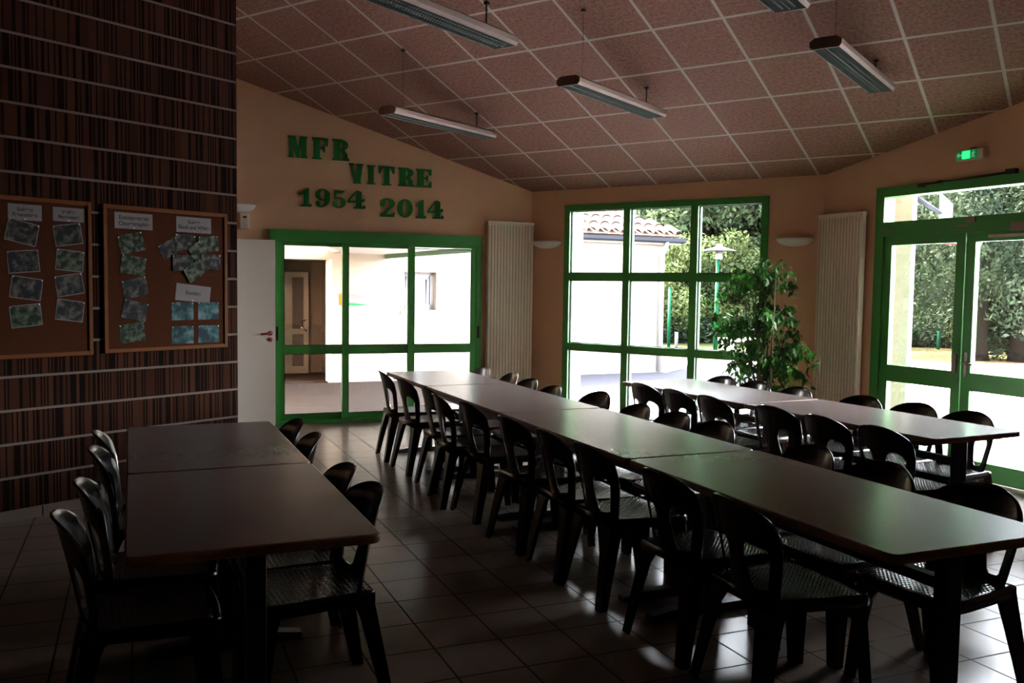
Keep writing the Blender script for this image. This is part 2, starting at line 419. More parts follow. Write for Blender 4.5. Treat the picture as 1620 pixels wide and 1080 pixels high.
# ------------------------------------------------------------ floor, ceiling, walls
thF = 22.77
fl = MB(); fl.box((-14, -14, -0.12), (14, 14, 0))
room = [(A.x, A.y), (C.x, C.y), (5.75, 3.72), (5.75, -4.0), (-8.0, -4.0), (-8.0, 7.75)]
def grow(poly, d):
    c = Vector((sum(p[0] for p in poly) / len(poly), sum(p[1] for p in poly) / len(poly)))
    out = []; n = len(poly)
    for i in range(n):
        p0, p1, p2 = Vector(poly[i - 1]), Vector(poly[i]), Vector(poly[(i + 1) % n])
        e1 = (p1 - p0).normalized(); e2 = (p2 - p1).normalized()
        n1 = Vector((-e1.y, e1.x)); n2 = Vector((-e2.y, e2.x))
        if n1.dot(p1 - c) < 0: n1 = -n1
        if n2.dot(p1 - c) < 0: n2 = -n2
        b = (n1 + n2).normalized(); out.append(tuple(p1 + b * d / max(0.3, b.dot(n1))))
    return out
rg = grow(room, 0.26)
Ff = Matrix.Rotation(R(thF), 4, 'Z'); Fi = Ff.inverted()
fb = MB(); fb.prism([(Fi @ Vector((p[0], p[1], 0)))[:2] for p in grow(room, 0.2)], -0.12, 0.0)
tag(fb.build('floor', M['floor'], M4=Ff), kind='structure')
def clip(poly, fn):
    out = []
    for i in range(len(poly)):
        a, b = poly[i - 1], poly[i]; fa, fb_ = fn(a), fn(b)
        if (fa >= 0) != (fb_ >= 0):
            t = fa / (fa - fb_); out.append((a[0] + (b[0] - a[0]) * t, a[1] + (b[1] - a[1]) * t))
        if fb_ >= 0: out.append(b)
    return out
qf = lambda p: (Vector((p[0], p[1], 0)) - A).dot(nW)
aW = Vector((math.cos(R(-34.96)), math.sin(R(-34.96)), 0))
sl = math.atan(CS)
ex = aW; ey = nW * math.cos(sl) + Vector((0, 0, math.sin(sl))); ez = ex.cross(ey)
Fc = Matrix((ex, ey, ez)).transposed().to_4x4(); Fc.translation = A + Vector((0, 0, CZ))
def slab(name, poly, Fm):
    inv = Fm.inverted()
    lo = [inv @ Vector((p[0], p[1], ceil_z(p))) for p in poly]
    hi = [inv @ Vector((p[0], p[1], ceil_z(p) + 0.3)) for p in poly]
    n = len(poly); mb = MB()
    mb.add(lo + hi, [tuple(range(n)), tuple(range(n, 2 * n))] + [(i, (i + 1) % n, n + (i + 1) % n, n + i) for i in range(n)])
    o = mb.build(name, M['ceiling'], M4=Fm); return tag(o, kind='structure')
slab('ceiling', clip(rg, lambda p: RIDGE - qf(p)), Fc)
ey2 = nW * math.cos(sl) - Vector((0, 0, math.sin(sl)))
Fc2 = Matrix((ex, ey2, ex.cross(ey2))).transposed().to_4x4(); Fc2.translation = A + nW * RIDGE + Vector((0, 0, CZ + CS * RIDGE))
slab('ceiling', clip(rg, lambda p: qf(p) - RIDGE), Fc2)

TH = 0.20
def wall(name, Fm, s0, s1, holes=(), mt=None, th=TH, extra=0.1, y0=0.0):
    """wall from s0 to s1, up to the ceiling; holes (s0,s1,z1) reach from the floor to z1"""
    cuts = sorted({s0, s1, *[h[0] for h in holes], *[h[1] for h in holes]})
    # break at the ridge of the ceiling
    cz = lambda s: ceil_z(Fm @ Vector((s, 0, 0))) + extra
    qs = lambda s: qf(Fm @ Vector((s, 0, 0))) - RIDGE
    for a, b in zip(cuts[:-1], cuts[1:]):
        if qs(a) * qs(b) < 0: cuts.append(a + (b - a) * qs(a) / (qs(a) - qs(b)))
    cuts = sorted(cuts); mb = MB()
    for a, b in zip(cuts[:-1], cuts[1:]):
        z0 = 0.0
        for h in holes:
            if a >= h[0] - 1e-6 and b <= h[1] + 1e-6: z0 = h[2]
        mb.prism([(a, z0), (b, z0), (b, cz(b)), (a, cz(a))], y0, y0 + th, 'y')
    return tag(mb.build(name, mt or M['salmon'], M4=Fm), kind='structure')
wall('wall_window', FW, 0.0, 3.575, [(0.49, 3.0, 2.575)])
wall('wall_left', FB, -8.95, 0.0, [(-3.12, -0.667, 2.18)])
wall('wall_right', FD, 0.0, 6.0, [(0.67, 3.27, 2.56)])
def seg_frame(p, q):
    p = Vector((*p, 0)); q = Vector((*q, 0)); d = q - p
    return frame(p, math.degrees(math.atan2(d.y, d.x))), d.length
for nm, p, q in (('wall_side', (5.75, 3.72), (5.75, -4.0)), ('wall_back', (5.75, -4.0), (-8.0, -4.0)), ('wall_far', (-8.0, -4.0), (-8.0, 7.75))):
    Fm, L = seg_frame(p, q); wall(nm, Fm, 0.0, L)
wall('wall_panelled', FS, -7.25 - 2.0, 0.0, (), M['slat'], 0.16)
# fins that carry the two outer walls on past the corners
tag(MB().box((0.0, 0.0, 0), (0.715, 0.2, 2.9)).build('wall_fin', M['cream'], M4=FB @ Tr(0.02, 0.02, 0)), kind='structure')
tag(MB().box((0.0, 0.0, 0), (0.80, 0.2, 2.85)).build('wall_fin', M['cream'], M4=FW @ Tr(3.60, 0.02, 0)), kind='structure')

# ------------------------------------------------------------ window in the window wall: green grid of nine panes
def glazed(root, rects, y, parent_of=None, g=0.004):
    for (x0, x1, z0, z1) in rects:
        p = MB().box((x0 - 0.01, y, z0 - 0.01), (x1 + 0.01, y + g, z1 + 0.01)).build('pane', M['glass'], root)
w1 = empty('window_1', FW, kind='structure')
o = MB()
ox0, ox1, oz0, oz1 = 0.492, 3.000, 0.0, 2.575
o.box((ox0, -0.02, oz0), (ox0 + 0.075, 0.10, oz1)); o.box((ox1 - 0.075, -0.02, oz0), (ox1, 0.10, oz1))
o.box((ox0, -0.0205, oz1 - 0.075), (ox1, 0.1005, oz1)); o.box((ox0, -0.0205, oz0), (ox1, 0.1005, 0.075))
o.build('frame', M['green'], w1)
xs = [ox0 + 0.075, 1.295, 1.378, 2.130, 2.215, ox1 - 0.075]
for a, b in ((1.295, 1.378), (2.130, 2.215)):
    MB().box((a, -0.021, 0.075), (b, 0.095, oz1 - 0.075)).build('mullion', M['green'], w1)
for a, b in ((0.830, 0.918), (1.674, 1.762)):
    MB().box((ox0 + 0.075, -0.0205, a), (ox1 - 0.075, 0.094, b)).build('transom', M['green'], w1)
rc = []
for a, b in ((xs[0], xs[1]), (xs[2], xs[3]), (xs[4], xs[5])):
    for c, d in ((0.075, 0.830), (0.918, 1.674), (1.762, oz1 - 0.075)):
        rc.append((a, b, c, d))
glazed(w1, rc, 0.055)
gk = MB()
for a, b, c, d in rc:
    for q in (((a, .02, c), (a + .008, .05, d)), ((b - .008, .02, c), (b, .05, d)), ((a, .02, c), (b, .05, c + .008)), ((a, .02, d - .008), (b, .05, d))): gk.box(*q)
gk.build('gasket', M['gasket'], w1)

# ------------------------------------------------------------ sliding glass door in the left wall
d1 = empty('door_1', FB, kind='structure')
o = MB()
o.box((-3.177, -0.05, 2.062), (-0.667, 0.12, 2.185)); o.box((-3.121, -0.04, 0.0), (-3.06, 0.12, 2.07))
o.box((-0.735, -0.04, 0.0), (-0.667, 0.12, 2.07)); o.box((-3.121, -0.045, 0.0), (-0.667, 0.12, 0.035))
o.build('frame', M['green'], d1)
for i, (a, b, y) in enumerate(((-3.075, -2.275, 0.045), (-2.355, -1.495, 0.0), (-1.585, -0.725, -0.03))):
    lf = MB(); w = 0.07; y1 = y + 0.04
    lf.box((a, y, 0.03), (a + w, y1, 2.09)); lf.box((b - w, y, 0.03), (b, y1, 2.09))
    lf.box((a + w, y, 0.03), (b - w, y1, 0.10)); lf.box((a + w, y, 2.02 if i < 2 else 2.035), (b - w, y1, 2.09)); lf.box((a + w, y, 0.79), (b - w, y1, 0.885))
    lo = lf.build('sliding_leaf', M['green'], d1)
    for c, d in ((0.10, 0.79), (0.885, 2.02)):
        MB().box((a + w - .01, y + .018, c - .01), (b - w + .01, y + .022, d + .01)).build('pane', M['glass'], lo)
    g = MB()
    for c, d in ((0.10, 0.79), (0.885, 2.02)):
        for q in (((a + w, y + .004, c), (a + w + .007, y + .017, d)), ((b - w - .007, y + .004, c), (b - w, y + .017, d)), ((a + w, y + .004, c), (b - w, y + .017, c + .007)), ((a + w, y + .004, d - .007), (b - w, y + .017, d))): g.box(*q)
    g.build('gasket', M['gasket'], lo)
for x, z in ((-3.096, 1.03), (-0.705, 1.03)):
    MB().box((x - .012, -0.048, z - .075), (x + .012, -0.036, z + .075)).build('handle', M['gasket'], d1)

# white door leaf folded back beside the sliding door
d3 = empty('door_3', FB @ Tr(-3.125, -0.06, 0) @ Matrix.Rotation(R(4.5), 4, 'Z'), kind='structure')
MB().box((-0.83, -0.04, 0.008), (0.0, 0.0, 2.06)).build('door_leaf', M['doorwhite'], d3, bevel=0.003)
h = MB(); h.lathe([(0, 0), (.026, 0), (.026, .008), (0, .008)], T=Tr(-0.055, -0.04, 1.035) @ Matrix.Rotation(R(90), 4, 'X'))
h.tube([(-0.055, -0.045, 1.035), (-0.055, -0.09, 1.035), (-0.075, -0.10, 1.035), (-0.17, -0.10, 1.030)], 0.010)
h.build('handle', M['redhandle'], d3)
k = MB(); k.lathe([(0, 0), (.024, 0), (.024, .008), (0, .008)], T=Tr(-0.055, -0.04, 0.965) @ Matrix.Rotation(R(90), 4, 'X'))
k.build('keyhole_plate', M['redhandle'], d3)

# ------------------------------------------------------------ double door with top light in the right wall
d2 = empty('door_2', FD, kind='structure')
o = MB(); e1 = 3.27
o.box((0.668, -0.02, 0), (0.765, 0.12, 2.56)); o.box((e1 - .09, -0.02, 0), (e1, 0.12, 2.56))
o.box((0.765, -0.02, 2.47), (e1 - .09, 0.12, 2.56)); o.box((0.765, -0.02, 2.10), (e1 - .09, 0.12, 2.235))
o.build('frame', M['green'], d2)
MB().box((0.755, 0.04, 2.225), (e1 - .08, 0.045, 2.48)).build('pane', M['glass'], d2)
for i, (a, b) in enumerate(((0.765, 1.625), (1.635, e1 - .09))):
    lf = MB(); w = 0.088; w0 = w; w1_ = 0.088 if i == 0 else 0.088
    lf.box((a, 0.0, 0.012), (a + w0, 0.055, 2.10)); lf.box((b - w1_, 0.0, 0.012), (b, 0.055, 2.10))
    lf.box((a + w0, 0.0, 0.012), (b - w1_, 0.055, 0.165)); lf.box((a + w0, 0.0, 2.02), (b - w1_, 0.055, 2.10)); lf.box((a + w0, 0.0, 0.755), (b - w1_, 0.055, 0.908))
    lo = lf.build('door_leaf', M['green'], d2)
    for c, d in ((0.165, 0.755), (0.908, 2.02)):
        MB().box((a + w0 - .01, .026, c - .01), (b - w1_ + .01, .030, d + .01)).build('pane', M['glass'], lo)
    if i == 1:
        hd = MB(); hd.box((a + .03, -0.008, 0.87), (a + .06, 0.0, 1.08))
        hd.tube([(a + .045, -.005, .99), (a + .045, -.055, .99), (a + .06, -.06, .99), (a + .15, -.06, .985)], 0.009)
        hd.build('handle', M['metal'], lo)
    else:
        hd = MB(); hd.box((b - .07, -0.012, 0.90), (b - .035, 0.0, 1.06)); hd.build('lock_case', M['alu'], lo)
        for zz in (0.3, 1.85): MB().tube([(a - .005, -.01, zz), (a - .005, -.01, zz + .1)], .009).build('hinge', M['green'], lo)
pl = MB(); pl.box((0.79, -0.03, 2.152), (0.90, -0.02, 2.168)); pl.box((1.55, -0.03, 2.152), (1.655, -0.02, 2.168)); pl.build('hinge_cover', M['alu'], d2)
MB().box((1.65, -0.035, 2.185), (1.73, -0.02, 2.225)).build('latch', M['alu'], d2)
cl = MB(); cl.box((2.08, -0.075, 2.09), (2.36, -0.02, 2.16)); cl.build('closer_body', M['alu'], d2)
cl = MB(); cl.box((1.87, -0.045, 2.045), (2.55, -0.02, 2.07)); cl.build('closer_rail', M['metal'], d2)
cl = MB(); cl.tube([(1.18, -0.045, 2.535), (2.05, -0.045, 2.565)], 0.010); cl.box((1.16, -0.06, 2.52), (1.22, -0.02, 2.555)); cl.box((2.0, -0.06, 2.55), (2.09, -0.02, 2.59)); cl.box((1.36, -.055, 2.53), (1.40, -.02, 2.56))
cl.build('window_stay', M['wire'], d2)
tag(MB().box((0.0, -0.018, 0), (0.668, -0.0, 0.07)).box((3.27, -0.018, 0), (6.0, -0.0, 0.07)).build('baseboard_right', M['floor'], M4=FD), kind='structure')
tag(MB().box((0.0, -0.018, 0), (0.492, -0.0, 0.07)).box((3.0, -0.018, 0), (3.56, -0.0, 0.07)).build('baseboard_window', M['floor'], M4=FW), kind='structure')
tag(MB().box((-0.66, -0.018, 0), (-0.02, -0.0, 0.07)).build('baseboard_left', M['floor'], M4=FB), kind='structure')
tag(MB().box((-9.2, -0.012, 0), (0, -0.0, 0.066)).build('baseboard_panelled', M['floor'], M4=FS), kind='structure')

# ------------------------------------------------------------ radiators
def radiator(Fm, s0, s1, z0, z1, label):
    w = s1 - s0
    r = empty('radiator', Fm @ Tr(s0, -0.04, z0), label, 'radiator', 'tall white panel radiators')
    H = z1 - z0
    b = MB(); b.box((0, -0.045, 0), (w, 0.0, H)); b.build('panel', M['white'], r, bevel=0.006)
    n = 15
    p = w / n
    for k in range(n):
        c = p * (k + 0.5)
        rb = MB(); rb.prism([(c - p * .42, -0.045), (c - p * .30, -0.056), (c + p * .30, -0.056), (c + p * .42, -0.045)], 0.05, H - 0.05)
        rb.build('rib', M['white'], r)
    c = MB(); c.box((-0.003, -0.058, H - 0.035), (w + 0.003, 0.003, H)); c.build('top_cover', M['white'], r, bevel=0.004)
    v = MB(); v.tube([(w - .05, -.02, 0), (w - .05, -.02, -.12), (w - .05, .03, -.12)], .009); v.tube([(w - .05, -.02, -.05), (w + .02, -.02, -.05)], .017)
    v.build('valve', M['white'], r)
    for x in (.1, w - .1):
        MB().box((x - .02, 0, .15), (x + .02, .045, H - .15)).build('bracket', M['white'], r)
    return r
radiator(FB, -0.610, -0.008, 0.18, 2.375, 'tall off-white ribbed radiator beside the sliding glass door')
radiator(FD, 0.012, 0.580, 0.18, 2.350, 'tall off-white ribbed radiator between the ficus and the double door')

# ------------------------------------------------------------ wall lamps
def sconce(Fm, s, zt, w, label):
    r = empty('wall_sconce', Fm @ Tr(s, 0, zt), label, 'wall lamp', 'white bowl uplighter wall lamps')
    mb = MB(); vs = []; fs = []; nu, nv = 24, 8
    for j in range(nv + 1):
        t = j / nv * PI / 2
        for i in range(nu + 1):
            a = PI * i / nu
            rr = math.cos(t)
            vs.append((-math.cos(a) * w / 2 * (rr ** 0.8), -0.001 - math.sin(a) * 0.14 * rr, -0.085 * math.sin(t)))
    for j in range(nv):
        for i in range(nu):
            a = j * (nu + 1) + i; fs.append((a, a + 1, a + nu + 2, a + nu + 1))
    mb.add(vs, fs, 0, True)
    o = mb.build('bowl', M['sconce'], r, fix=False)
    so = o.modifiers.new('thick', 'SOLIDIFY'); so.thickness = 0.005; so.offset = -1
    MB().box((-0.06, -0.03, -0.05), (0.06, 0.0, -0.005)).build('back_plate', M['sconce'], r)
    MB().tube([(-0.05, -.05, -.02), (0.05, -.05, -.02)], .018).build('bulb', M['paper'], r)
    return r
sconce(FW, 0.238, 2.150, 0.40, 'white half-bowl wall lamp between radiator and nine-pane window')
sconce(FW, 3.286, 2.130, 0.38, 'white half-bowl wall lamp above the ficus')
sconce(FB, -3.52, 2.44, 0.40, 'white half-bowl wall lamp above the open white door, beside the panelled wall')
sb = empty('wall_sensor', FB @ Tr(-3.44, 0, 2.17), 'small white box fixed on the wall just above the open white door', 'sensor')
MB().box((-0.05, -0.075, 0), (0.05, 0, 0.17)).build('housing', M['white'], sb, bevel=0.008)
MB().box((-0.02, -0.079, 0.12), (0.02, -0.074, 0.14)).build('lens', M['gasket'], sb)
t_ = tag(MB().box((0, -0.006, 0), (0.125, 0, 0.145)).build('access_panel', M['salmon'], M4=FW @ Tr(3.296, 0, 2.58), bevel=0.002), 'small salmon painted square cover high on the wall above the ficus', 'wall cover')
so_ = empty('wall_socket', FW @ Tr(0.30, 0, 0.35), 'small white wall socket low beside the nine-pane window', 'socket')
MB().box((-0.04, -0.012, -0.04), (0.04, 0, 0.04)).build('plate', M['white'], so_, bevel=0.003)
MB().lathe([(0, 0), (.019, 0), (.019, .003), (0, .003)], T=Tr(0, -0.012, 0) @ Matrix.Rotation(R(90), 4, 'X')).build('outlet', M['gasket'], so_)

# exit sign above the double door
ex_ = empty('exit_sign', FD @ Tr(1.66, 0, 2.75), 'lit green emergency exit sign above the double door', 'exit sign')
MB().box((-0.13, -0.05, -0.045), (0.13, 0, 0.045)).build('housing', M['white'], ex_, bevel=0.006)
MB().box((-0.118, -0.056, -0.037), (0.075, -0.050, 0.037)).build('face', M['exit_face'], ex_)
MB().box((-0.062, -0.059, -0.032), (0.012, -0.056, 0.032)).build('lamp_lens', M['exit_glow'], ex_)
pg = MB(); TX = Matrix.Rotation(0, 4, 'X')
pg.prism([(-0.112, 0.0), (-0.092, 0.022), (-0.092, 0.008), (-0.070, 0.008), (-0.070, -0.008), (-0.092, -0.008), (-0.092, -0.022)], -0.0600, -0.0562, 'y')
pg.build('arrow', M['pictogram'], ex_)
pg = MB(); pg.lathe([(0, 0), (.006, 0), (.006, .003), (0, .003)], 12, T=Tr(.045, -.0562, .024) @ Matrix.Rotation(R(90), 4, 'X'))
for q in ([(0.036, 0.014), (0.052, 0.016), (0.046, -0.006), (0.036, -0.006)], [(0.036, -0.006), (0.042, -0.006), (0.034, -0.028), (0.026, -0.028)], [(0.042, -0.006), (0.047, -0.006), (0.060, -0.026), (0.053, -0.028)], [(0.036, 0.014), (0.038, 0.008), (0.024, 0.0), (0.022, 0.005)], [(0.050, 0.014), (0.052, 0.009), (0.066, 0.008), (0.066, 0.012)]):
    pg.prism(q, -0.0600, -0.0562, 'y')
pg.build('running_figure', M['pictogram'], ex_)
MB().box((-0.01, -0.03, 0.045), (0.03, 0, 0.06)).build('bracket', M['wire'], ex_)

# ------------------------------------------------------------ green cut-out letters on the wall
def arc(mb, cx, cy, rx, ry, tx, ty, a0, a1, dep, n=18):
    for i in range(n):
        u0 = R(a0 + (a1 - a0) * i / n); u1 = R(a0 + (a1 - a0) * (i + 1) / n)
        P = lambda u, k: (cx + (rx - tx * k) * math.cos(u), cy + (ry - ty * k) * math.sin(u))
        mb.prism([P(u0, 0), P(u1, 0), P(u1, 1), P(u0, 1)], -dep, 0, 'y')
def bx_(mb, x0, y0, x1, y1, d): mb.prism([(x0, y0), (x1, y0), (x1, y1), (x0, y1)], -d, 0, 'y')
def pg_(mb, pts, d): mb.prism(pts, -d, 0, 'y')
def disc(mb, cx, cy, r, d): mb.prism([(cx + r * math.cos(2 * PI * i / 16), cy + r * math.sin(2 * PI * i / 16)) for i in range(16)], -d, 0, 'y')
def glyph(ch, w, h, d=0.02):
    """heavy slab letters; drawn in a unit box w x h"""
    mb = MB()
    class S:
        pass
    g = MB()
    if ch == 'M':
        bx_(g, .06, 0, .26, 1, d); bx_(g, .70, 0, .95, 1, d); pg_(g, [(.10, 1), (.38, 1), (.60, .12), (.50, .0), (.44, .0)], d)
        pg_(g, [(.62, 1), (.80, 1), (.56, 0), (.44, 0)], d); bx_(g, 0, 0, .32, .07, d); bx_(g, .62, 0, 1, .07, d); bx_(g, 0, .93, .36, 1, d); bx_(g, .64, .93, 1, 1, d)
    elif ch == 'F':
        bx_(g, .10, 0, .48, 1, d); bx_(g, 0, 0, .60, .07, d); bx_(g, 0, .91, 1, 1, d); pg_(g, [(.72, .91), (1, .91), (.97, .62), (.88, .64)], d); bx_(g, .45, .48, .62, .58, d); pg_(g, [(.60, .50), (.60, .56), (.76, .72), (.80, .72), (.80, .32), (.76, .32)], d)
    elif ch == 'E':
        bx_(g, .10, 0, .50, 1, d); bx_(g, 0, 0, 1, .09, d); bx_(g, 0, .91, 1, 1, d); pg_(g, [(.76, .91), (1, .91), (.97, .66), (.90, .68)], d); pg_(g, [(.76, .09), (1, .09), (1, .34), (.90, .32)], d)
        bx_(g, .45, .46, .62, .55, d); pg_(g, [(.60, .47), (.60, .54), (.74, .68), (.78, .68), (.78, .32), (.74, .32)], d)
    elif ch == 'R':
        bx_(g, .10, 0, .46, 1, d); bx_(g, 0, 0, .56, .07, d); bx_(g, 0, .93, .5, 1, d)
        arc(g, .46, .735, .46, .265, .32, .08, -90, 90, d); pg_(g, [(.46, .52), (.66, .52), (.88, .30), (.90, .0), (.62, .0), (.62, .28)], d); pg_(g, [(.80, 0), (1, 0), (1, .10), (.86, .10)], d)
    elif ch == 'V':
        pg_(g, [(.08, 1), (.22, 1), (.62, .12), (.52, 0), (.40, 0)], d); pg_(g, [(.62, 1), (.95, 1), (.78, 0), (.40, 0), (.46, .14)], d)
        bx_(g, 0, .93, .34, 1, d); bx_(g, .54, .93, 1.0, 1, d); bx_(g, .30, 0, .84, .06, d)
    elif ch == 'I':
        bx_(g, .20, 0, .80, 1, d); bx_(g, 0, 0, 1, .07, d); bx_(g, 0, .93, 1, 1, d)
    elif ch == 'T':
        bx_(g, .33, 0, .67, 1, d); bx_(g, .22, 0, .78, .07, d); bx_(g, 0, .90, 1, 1, d); pg_(g, [(0, .90), (.26, .90), (.10, .62), (.02, .62)], d); pg_(g, [(1, .90), (.74, .90), (.90, .62), (.98, .62)], d)
    elif ch == '1':
        pg_(g, [(.38, 0), (.82, 0), (.82, 1), (.70, 1), (.38, .82)], d); pg_(g, [(0, .68), (.08, .62), (.40, .72), (.70, 1), (.55, .97)], d); pg_(g, [(.0, 0), (1, 0), (1.06, .12), (.85, .14), (.38, .14), (.12, .06)], d); disc(g, .95, .08, .08, d)
    elif ch == '2':
        arc(g, .5, .72, .48, .28, .34, .09, -42, 165, d); disc(g, .20, .70, .16, d)
        pg_(g, [(.86, .56), (.50, .50), (.08, .10), (.04, 0), (.36, .12), (.62, .34)], d); pg_(g, [(.04, 0), (.30, .0), (.50, .0), (.92, .0), (1, .24), (.90, .24), (.80, .15), (.50, .14), (.18, .22)], d); disc(g, .14, .10, .10, d)
    elif ch == '0':
        arc(g, .5, .5, .5, .5, .34, .07, 0, 360, d, 36)
    elif ch == '9':
        arc(g, .5, .68, .48, .32, .32, .07, 0, 360, d, 28); arc(g, .40, .50, .58, .50, .34, .08, -100, 25, d, 20); disc(g, .20, .20, .16, d); arc(g, .36, .22, .32, .22, .12, .08, 150, 290, d)
    elif ch == '5':
        bx_(g, .14, .50, .30, 1, d); pg_(g, [(.14, 1), (.14, .80), (.70, .80), (.98, 1), (.80, .97)], d); arc(g, .48, .31, .50, .31, .32, .08, -150, 140, d, 24); disc(g, .18, .24, .15, d)
    elif ch == '4':
        bx_(g, .50, 0, .82, .80, d); pg_(g, [(.50, .76), (.60, 1), (.82, .92), (.82, .7)], d); pg_(g, [(0, .42), (.04, .34), (.58, .95), (.58, 1), (.50, .97)], d); pg_(g, [(0, .42), (.04, .30), (.86, .36), (1, .48), (.94, .56), (.80, .47)], d); bx_(g, .34, 0, 1, .09, d); disc(g, .96, .10, .09, d); disc(g, .93, .48, .08, d)
    for i, v in enumerate(g.v): g.v[i] = (v[0] * w, v[1], v[2] * h)
    return g
def put(ch, s0, s1, z0, z1, lab, group):
    o = glyph(ch, s1 - s0, z1 - z0).build('wall_' + ('letter' if ch.isalpha() else 'numeral'), M['green2'], M4=FB @ Tr(s0, -0.002, z0))
    tag(o, lab, 'letter' if ch.isalpha() else 'number', group)
gl = 'green letters on the wall'; gn = 'green numerals on the wall'
put('M', -2.971, -2.756, 2.985, 3.222, 'green cut-out letter M starting the top row on the wall', gl)
put('F', -2.705, -2.525, 2.985, 3.222, 'green cut-out letter F between M and R in the top row', gl)
put('R', -2.478, -2.283, 2.985, 3.222, 'green cut-out letter R ending the top row after F', gl)
put('V', -2.290, -2.122, 2.738, 2.962, 'green cut-out letter V starting the second row', gl)
put('I', -2.078, -1.983, 2.738, 2.955, 'green cut-out letter I in the second row', gl)
put('T', -1.945, -1.752, 2.738, 2.955, 'green cut-out letter T in the second row', gl)
put('R', -1.712, -1.512, 2.738, 2.952, 'green cut-out letter R between T and E in the second row', gl)
put('E', -1.494, -1.306, 2.738, 2.950, 'green cut-out letter E ending the second row', gl)
put('1', -2.845, -2.715, 2.450, 2.655, 'green numeral one starting the upper year, left of the nine', gn)
put('9', -2.672, -2.502, 2.448, 2.657, 'green numeral nine, second figure of the upper year', gn)
put('5', -2.478, -2.320, 2.448, 2.655, 'green numeral five, third figure of the upper year', gn)
put('4', -2.305, -2.105, 2.452, 2.660, 'green numeral four ending the upper year, after the five', gn)
put('2', -1.932, -1.745, 2.375, 2.590, 'green numeral two starting the lower year', gn)
put('0', -1.718, -1.535, 2.373, 2.590, 'green numeral zero in the lower year', gn)
put('1', -1.502, -1.378, 2.373, 2.590, 'green numeral one in the lower year, after the zero', gn)
put('4', -1.355, -1.160, 2.376, 2.592, 'green numeral four ending the lower year, lowest figure at the right', gn)

# ------------------------------------------------------------ cork boards with notes and photographs
def corkboard(s0, s1, z0, z1, label):
    r = empty('cork_board', FS @ Tr(s0, 0, z0), label, 'notice board', 'cork notice boards on the panelled wall')
    w, h = s1 - s0, z1 - z0; f = 0.028
    fr_ = MB()
    for q in (((0, -.026, 0), (f, -.001, h)), ((w - f, -.026, 0), (w, -.001, h)), ((f, -.026, 0), (w - f, -.001, f)), ((f, -.026, h - f), (w - f, -.001, h))): fr_.box(*q)
    fr_.build('frame', M['oak'], r, bevel=0.003)
    MB().box((f, -.014, f), (w - f, -.002, h - f)).build('cork_panel', M['cork'], r)
corkboard(-1.118, -0.108, 1.075, 2.125, 'oak framed cork board nearer the corner, with notes titled Chorégraphie and Escrime')
corkboard(-2.208, -1.200, 1.070, 2.128, 'oak framed cork board at the left edge of the photo')
def pinned(name, s, z, w, h, rot, mt, label, cat, group, txt=None, size=0.03, y=-0.0145, border=None):
    r = empty(name, FS @ Tr(s, y, z) @ Matrix.Rotation(R(rot), 4, 'Y'), label, cat, group)
    if border:
        MB().box((-w / 2, -.0012, -h / 2), (w / 2, 0, h / 2)).build('border', M['paper'], r)
        MB().box((-w / 2 + .005, -.0018, -h / 2 + .005), (w / 2 - .005, -.0012, h / 2 - .005)).build('picture', mt, r)
    else:
        MB().box((-w / 2, -.0012, -h / 2), (w / 2, 0, h / 2)).build('sheet' if txt else 'picture', mt, r)
    for (px, pz) in (((0, -h / 2 + .008),) if txt else ((-w / 2 + .008, h / 2 - .008), (w / 2 - .008, h / 2 - .008))):
        p = MB(); p.lathe([(0, .004), (.003, .004), (.005, 0.001), (.005, 0)], 10, T=Tr(px, -.0018, pz) @ Matrix.Rotation(R(90), 4, 'X')); p.build('pin', M['pin'], r)
    if txt:
        text_mesh('lettering', txt, size, M['ink'], r, Tr(0, -.0016, 0) @ Matrix.Rotation(R(90), 4, 'X'), depth=0.0004, bold=0.0012)
    return r
gp_ = 'pinned title sheets'
pinned('title_sheet', -0.885, 2.018, 0.290, 0.115, 0, M['paper'], 'white title sheet reading Entrainement Chorégraphie on right cork board', 'paper note', gp_, 'Entrainement\nChorégraphie', 0.042)
pinned('title_sheet', -0.398, 2.020, 0.298, 0.117, 0, M['paper'], 'white title sheet reading Soirée Black and White on right cork board', 'paper note', gp_, 'Soirée\nBlack and White', 0.040)
pinned('title_sheet', -0.408, 1.500, 0.298, 0.128, 6, M['paper'], 'tilted white title sheet reading Escrime on right cork board', 'paper note', gp_, 'Escrime', 0.042)
pinned('title_sheet', -1.640, 2.026, 0.214, 0.104, 0, M['paper'], 'white title sheet over the left photo column of left cork board', 'paper note', gp_, 'Soirées\nRencontres', 0.034)
pinned('title_sheet', -1.355, 2.030, 0.212, 0.094, 0, M['paper'], 'white title sheet over the right photo column of left cork board', 'paper note', gp_, 'Veillée\nMarocaine', 0.034)
ordn = ['top', 'second', 'third', 'fourth', 'lowest']
gph = 'pinned photographs'
for i, (s, z, rot, mt) in enumerate(((-1.66, 1.895, 12, 'photo_dark'), (-1.655, 1.705, -5, 'photo_dark'), (-1.64, 1.53, 8, 'photo_dark'), (-1.645, 1.35, -6, 'photo_green'))):
    pinned('pinned_photo', s, z, 0.20, 0.145, rot, M[mt], 'bordered photo, %s of the left column on the left cork board' % (ordn[i] if i < 3 else 'lowest'), 'photo', gph, border=True)
for i, (s, z, rot, mt) in enumerate(((-1.36, 1.895, -9, 'photo_dark'), (-1.35, 1.72, 5, 'photo_green'), (-1.355, 1.555, -9, 'photo_dark'), (-1.355, 1.38, 8, 'photo_dark'))):
    pinned('pinned_photo', s, z, 0.19, 0.142, rot, M[mt], 'bordered photo, %s of the right column on the left cork board' % (ordn[i] if i < 3 else 'lowest'), 'photo', gph, border=True)
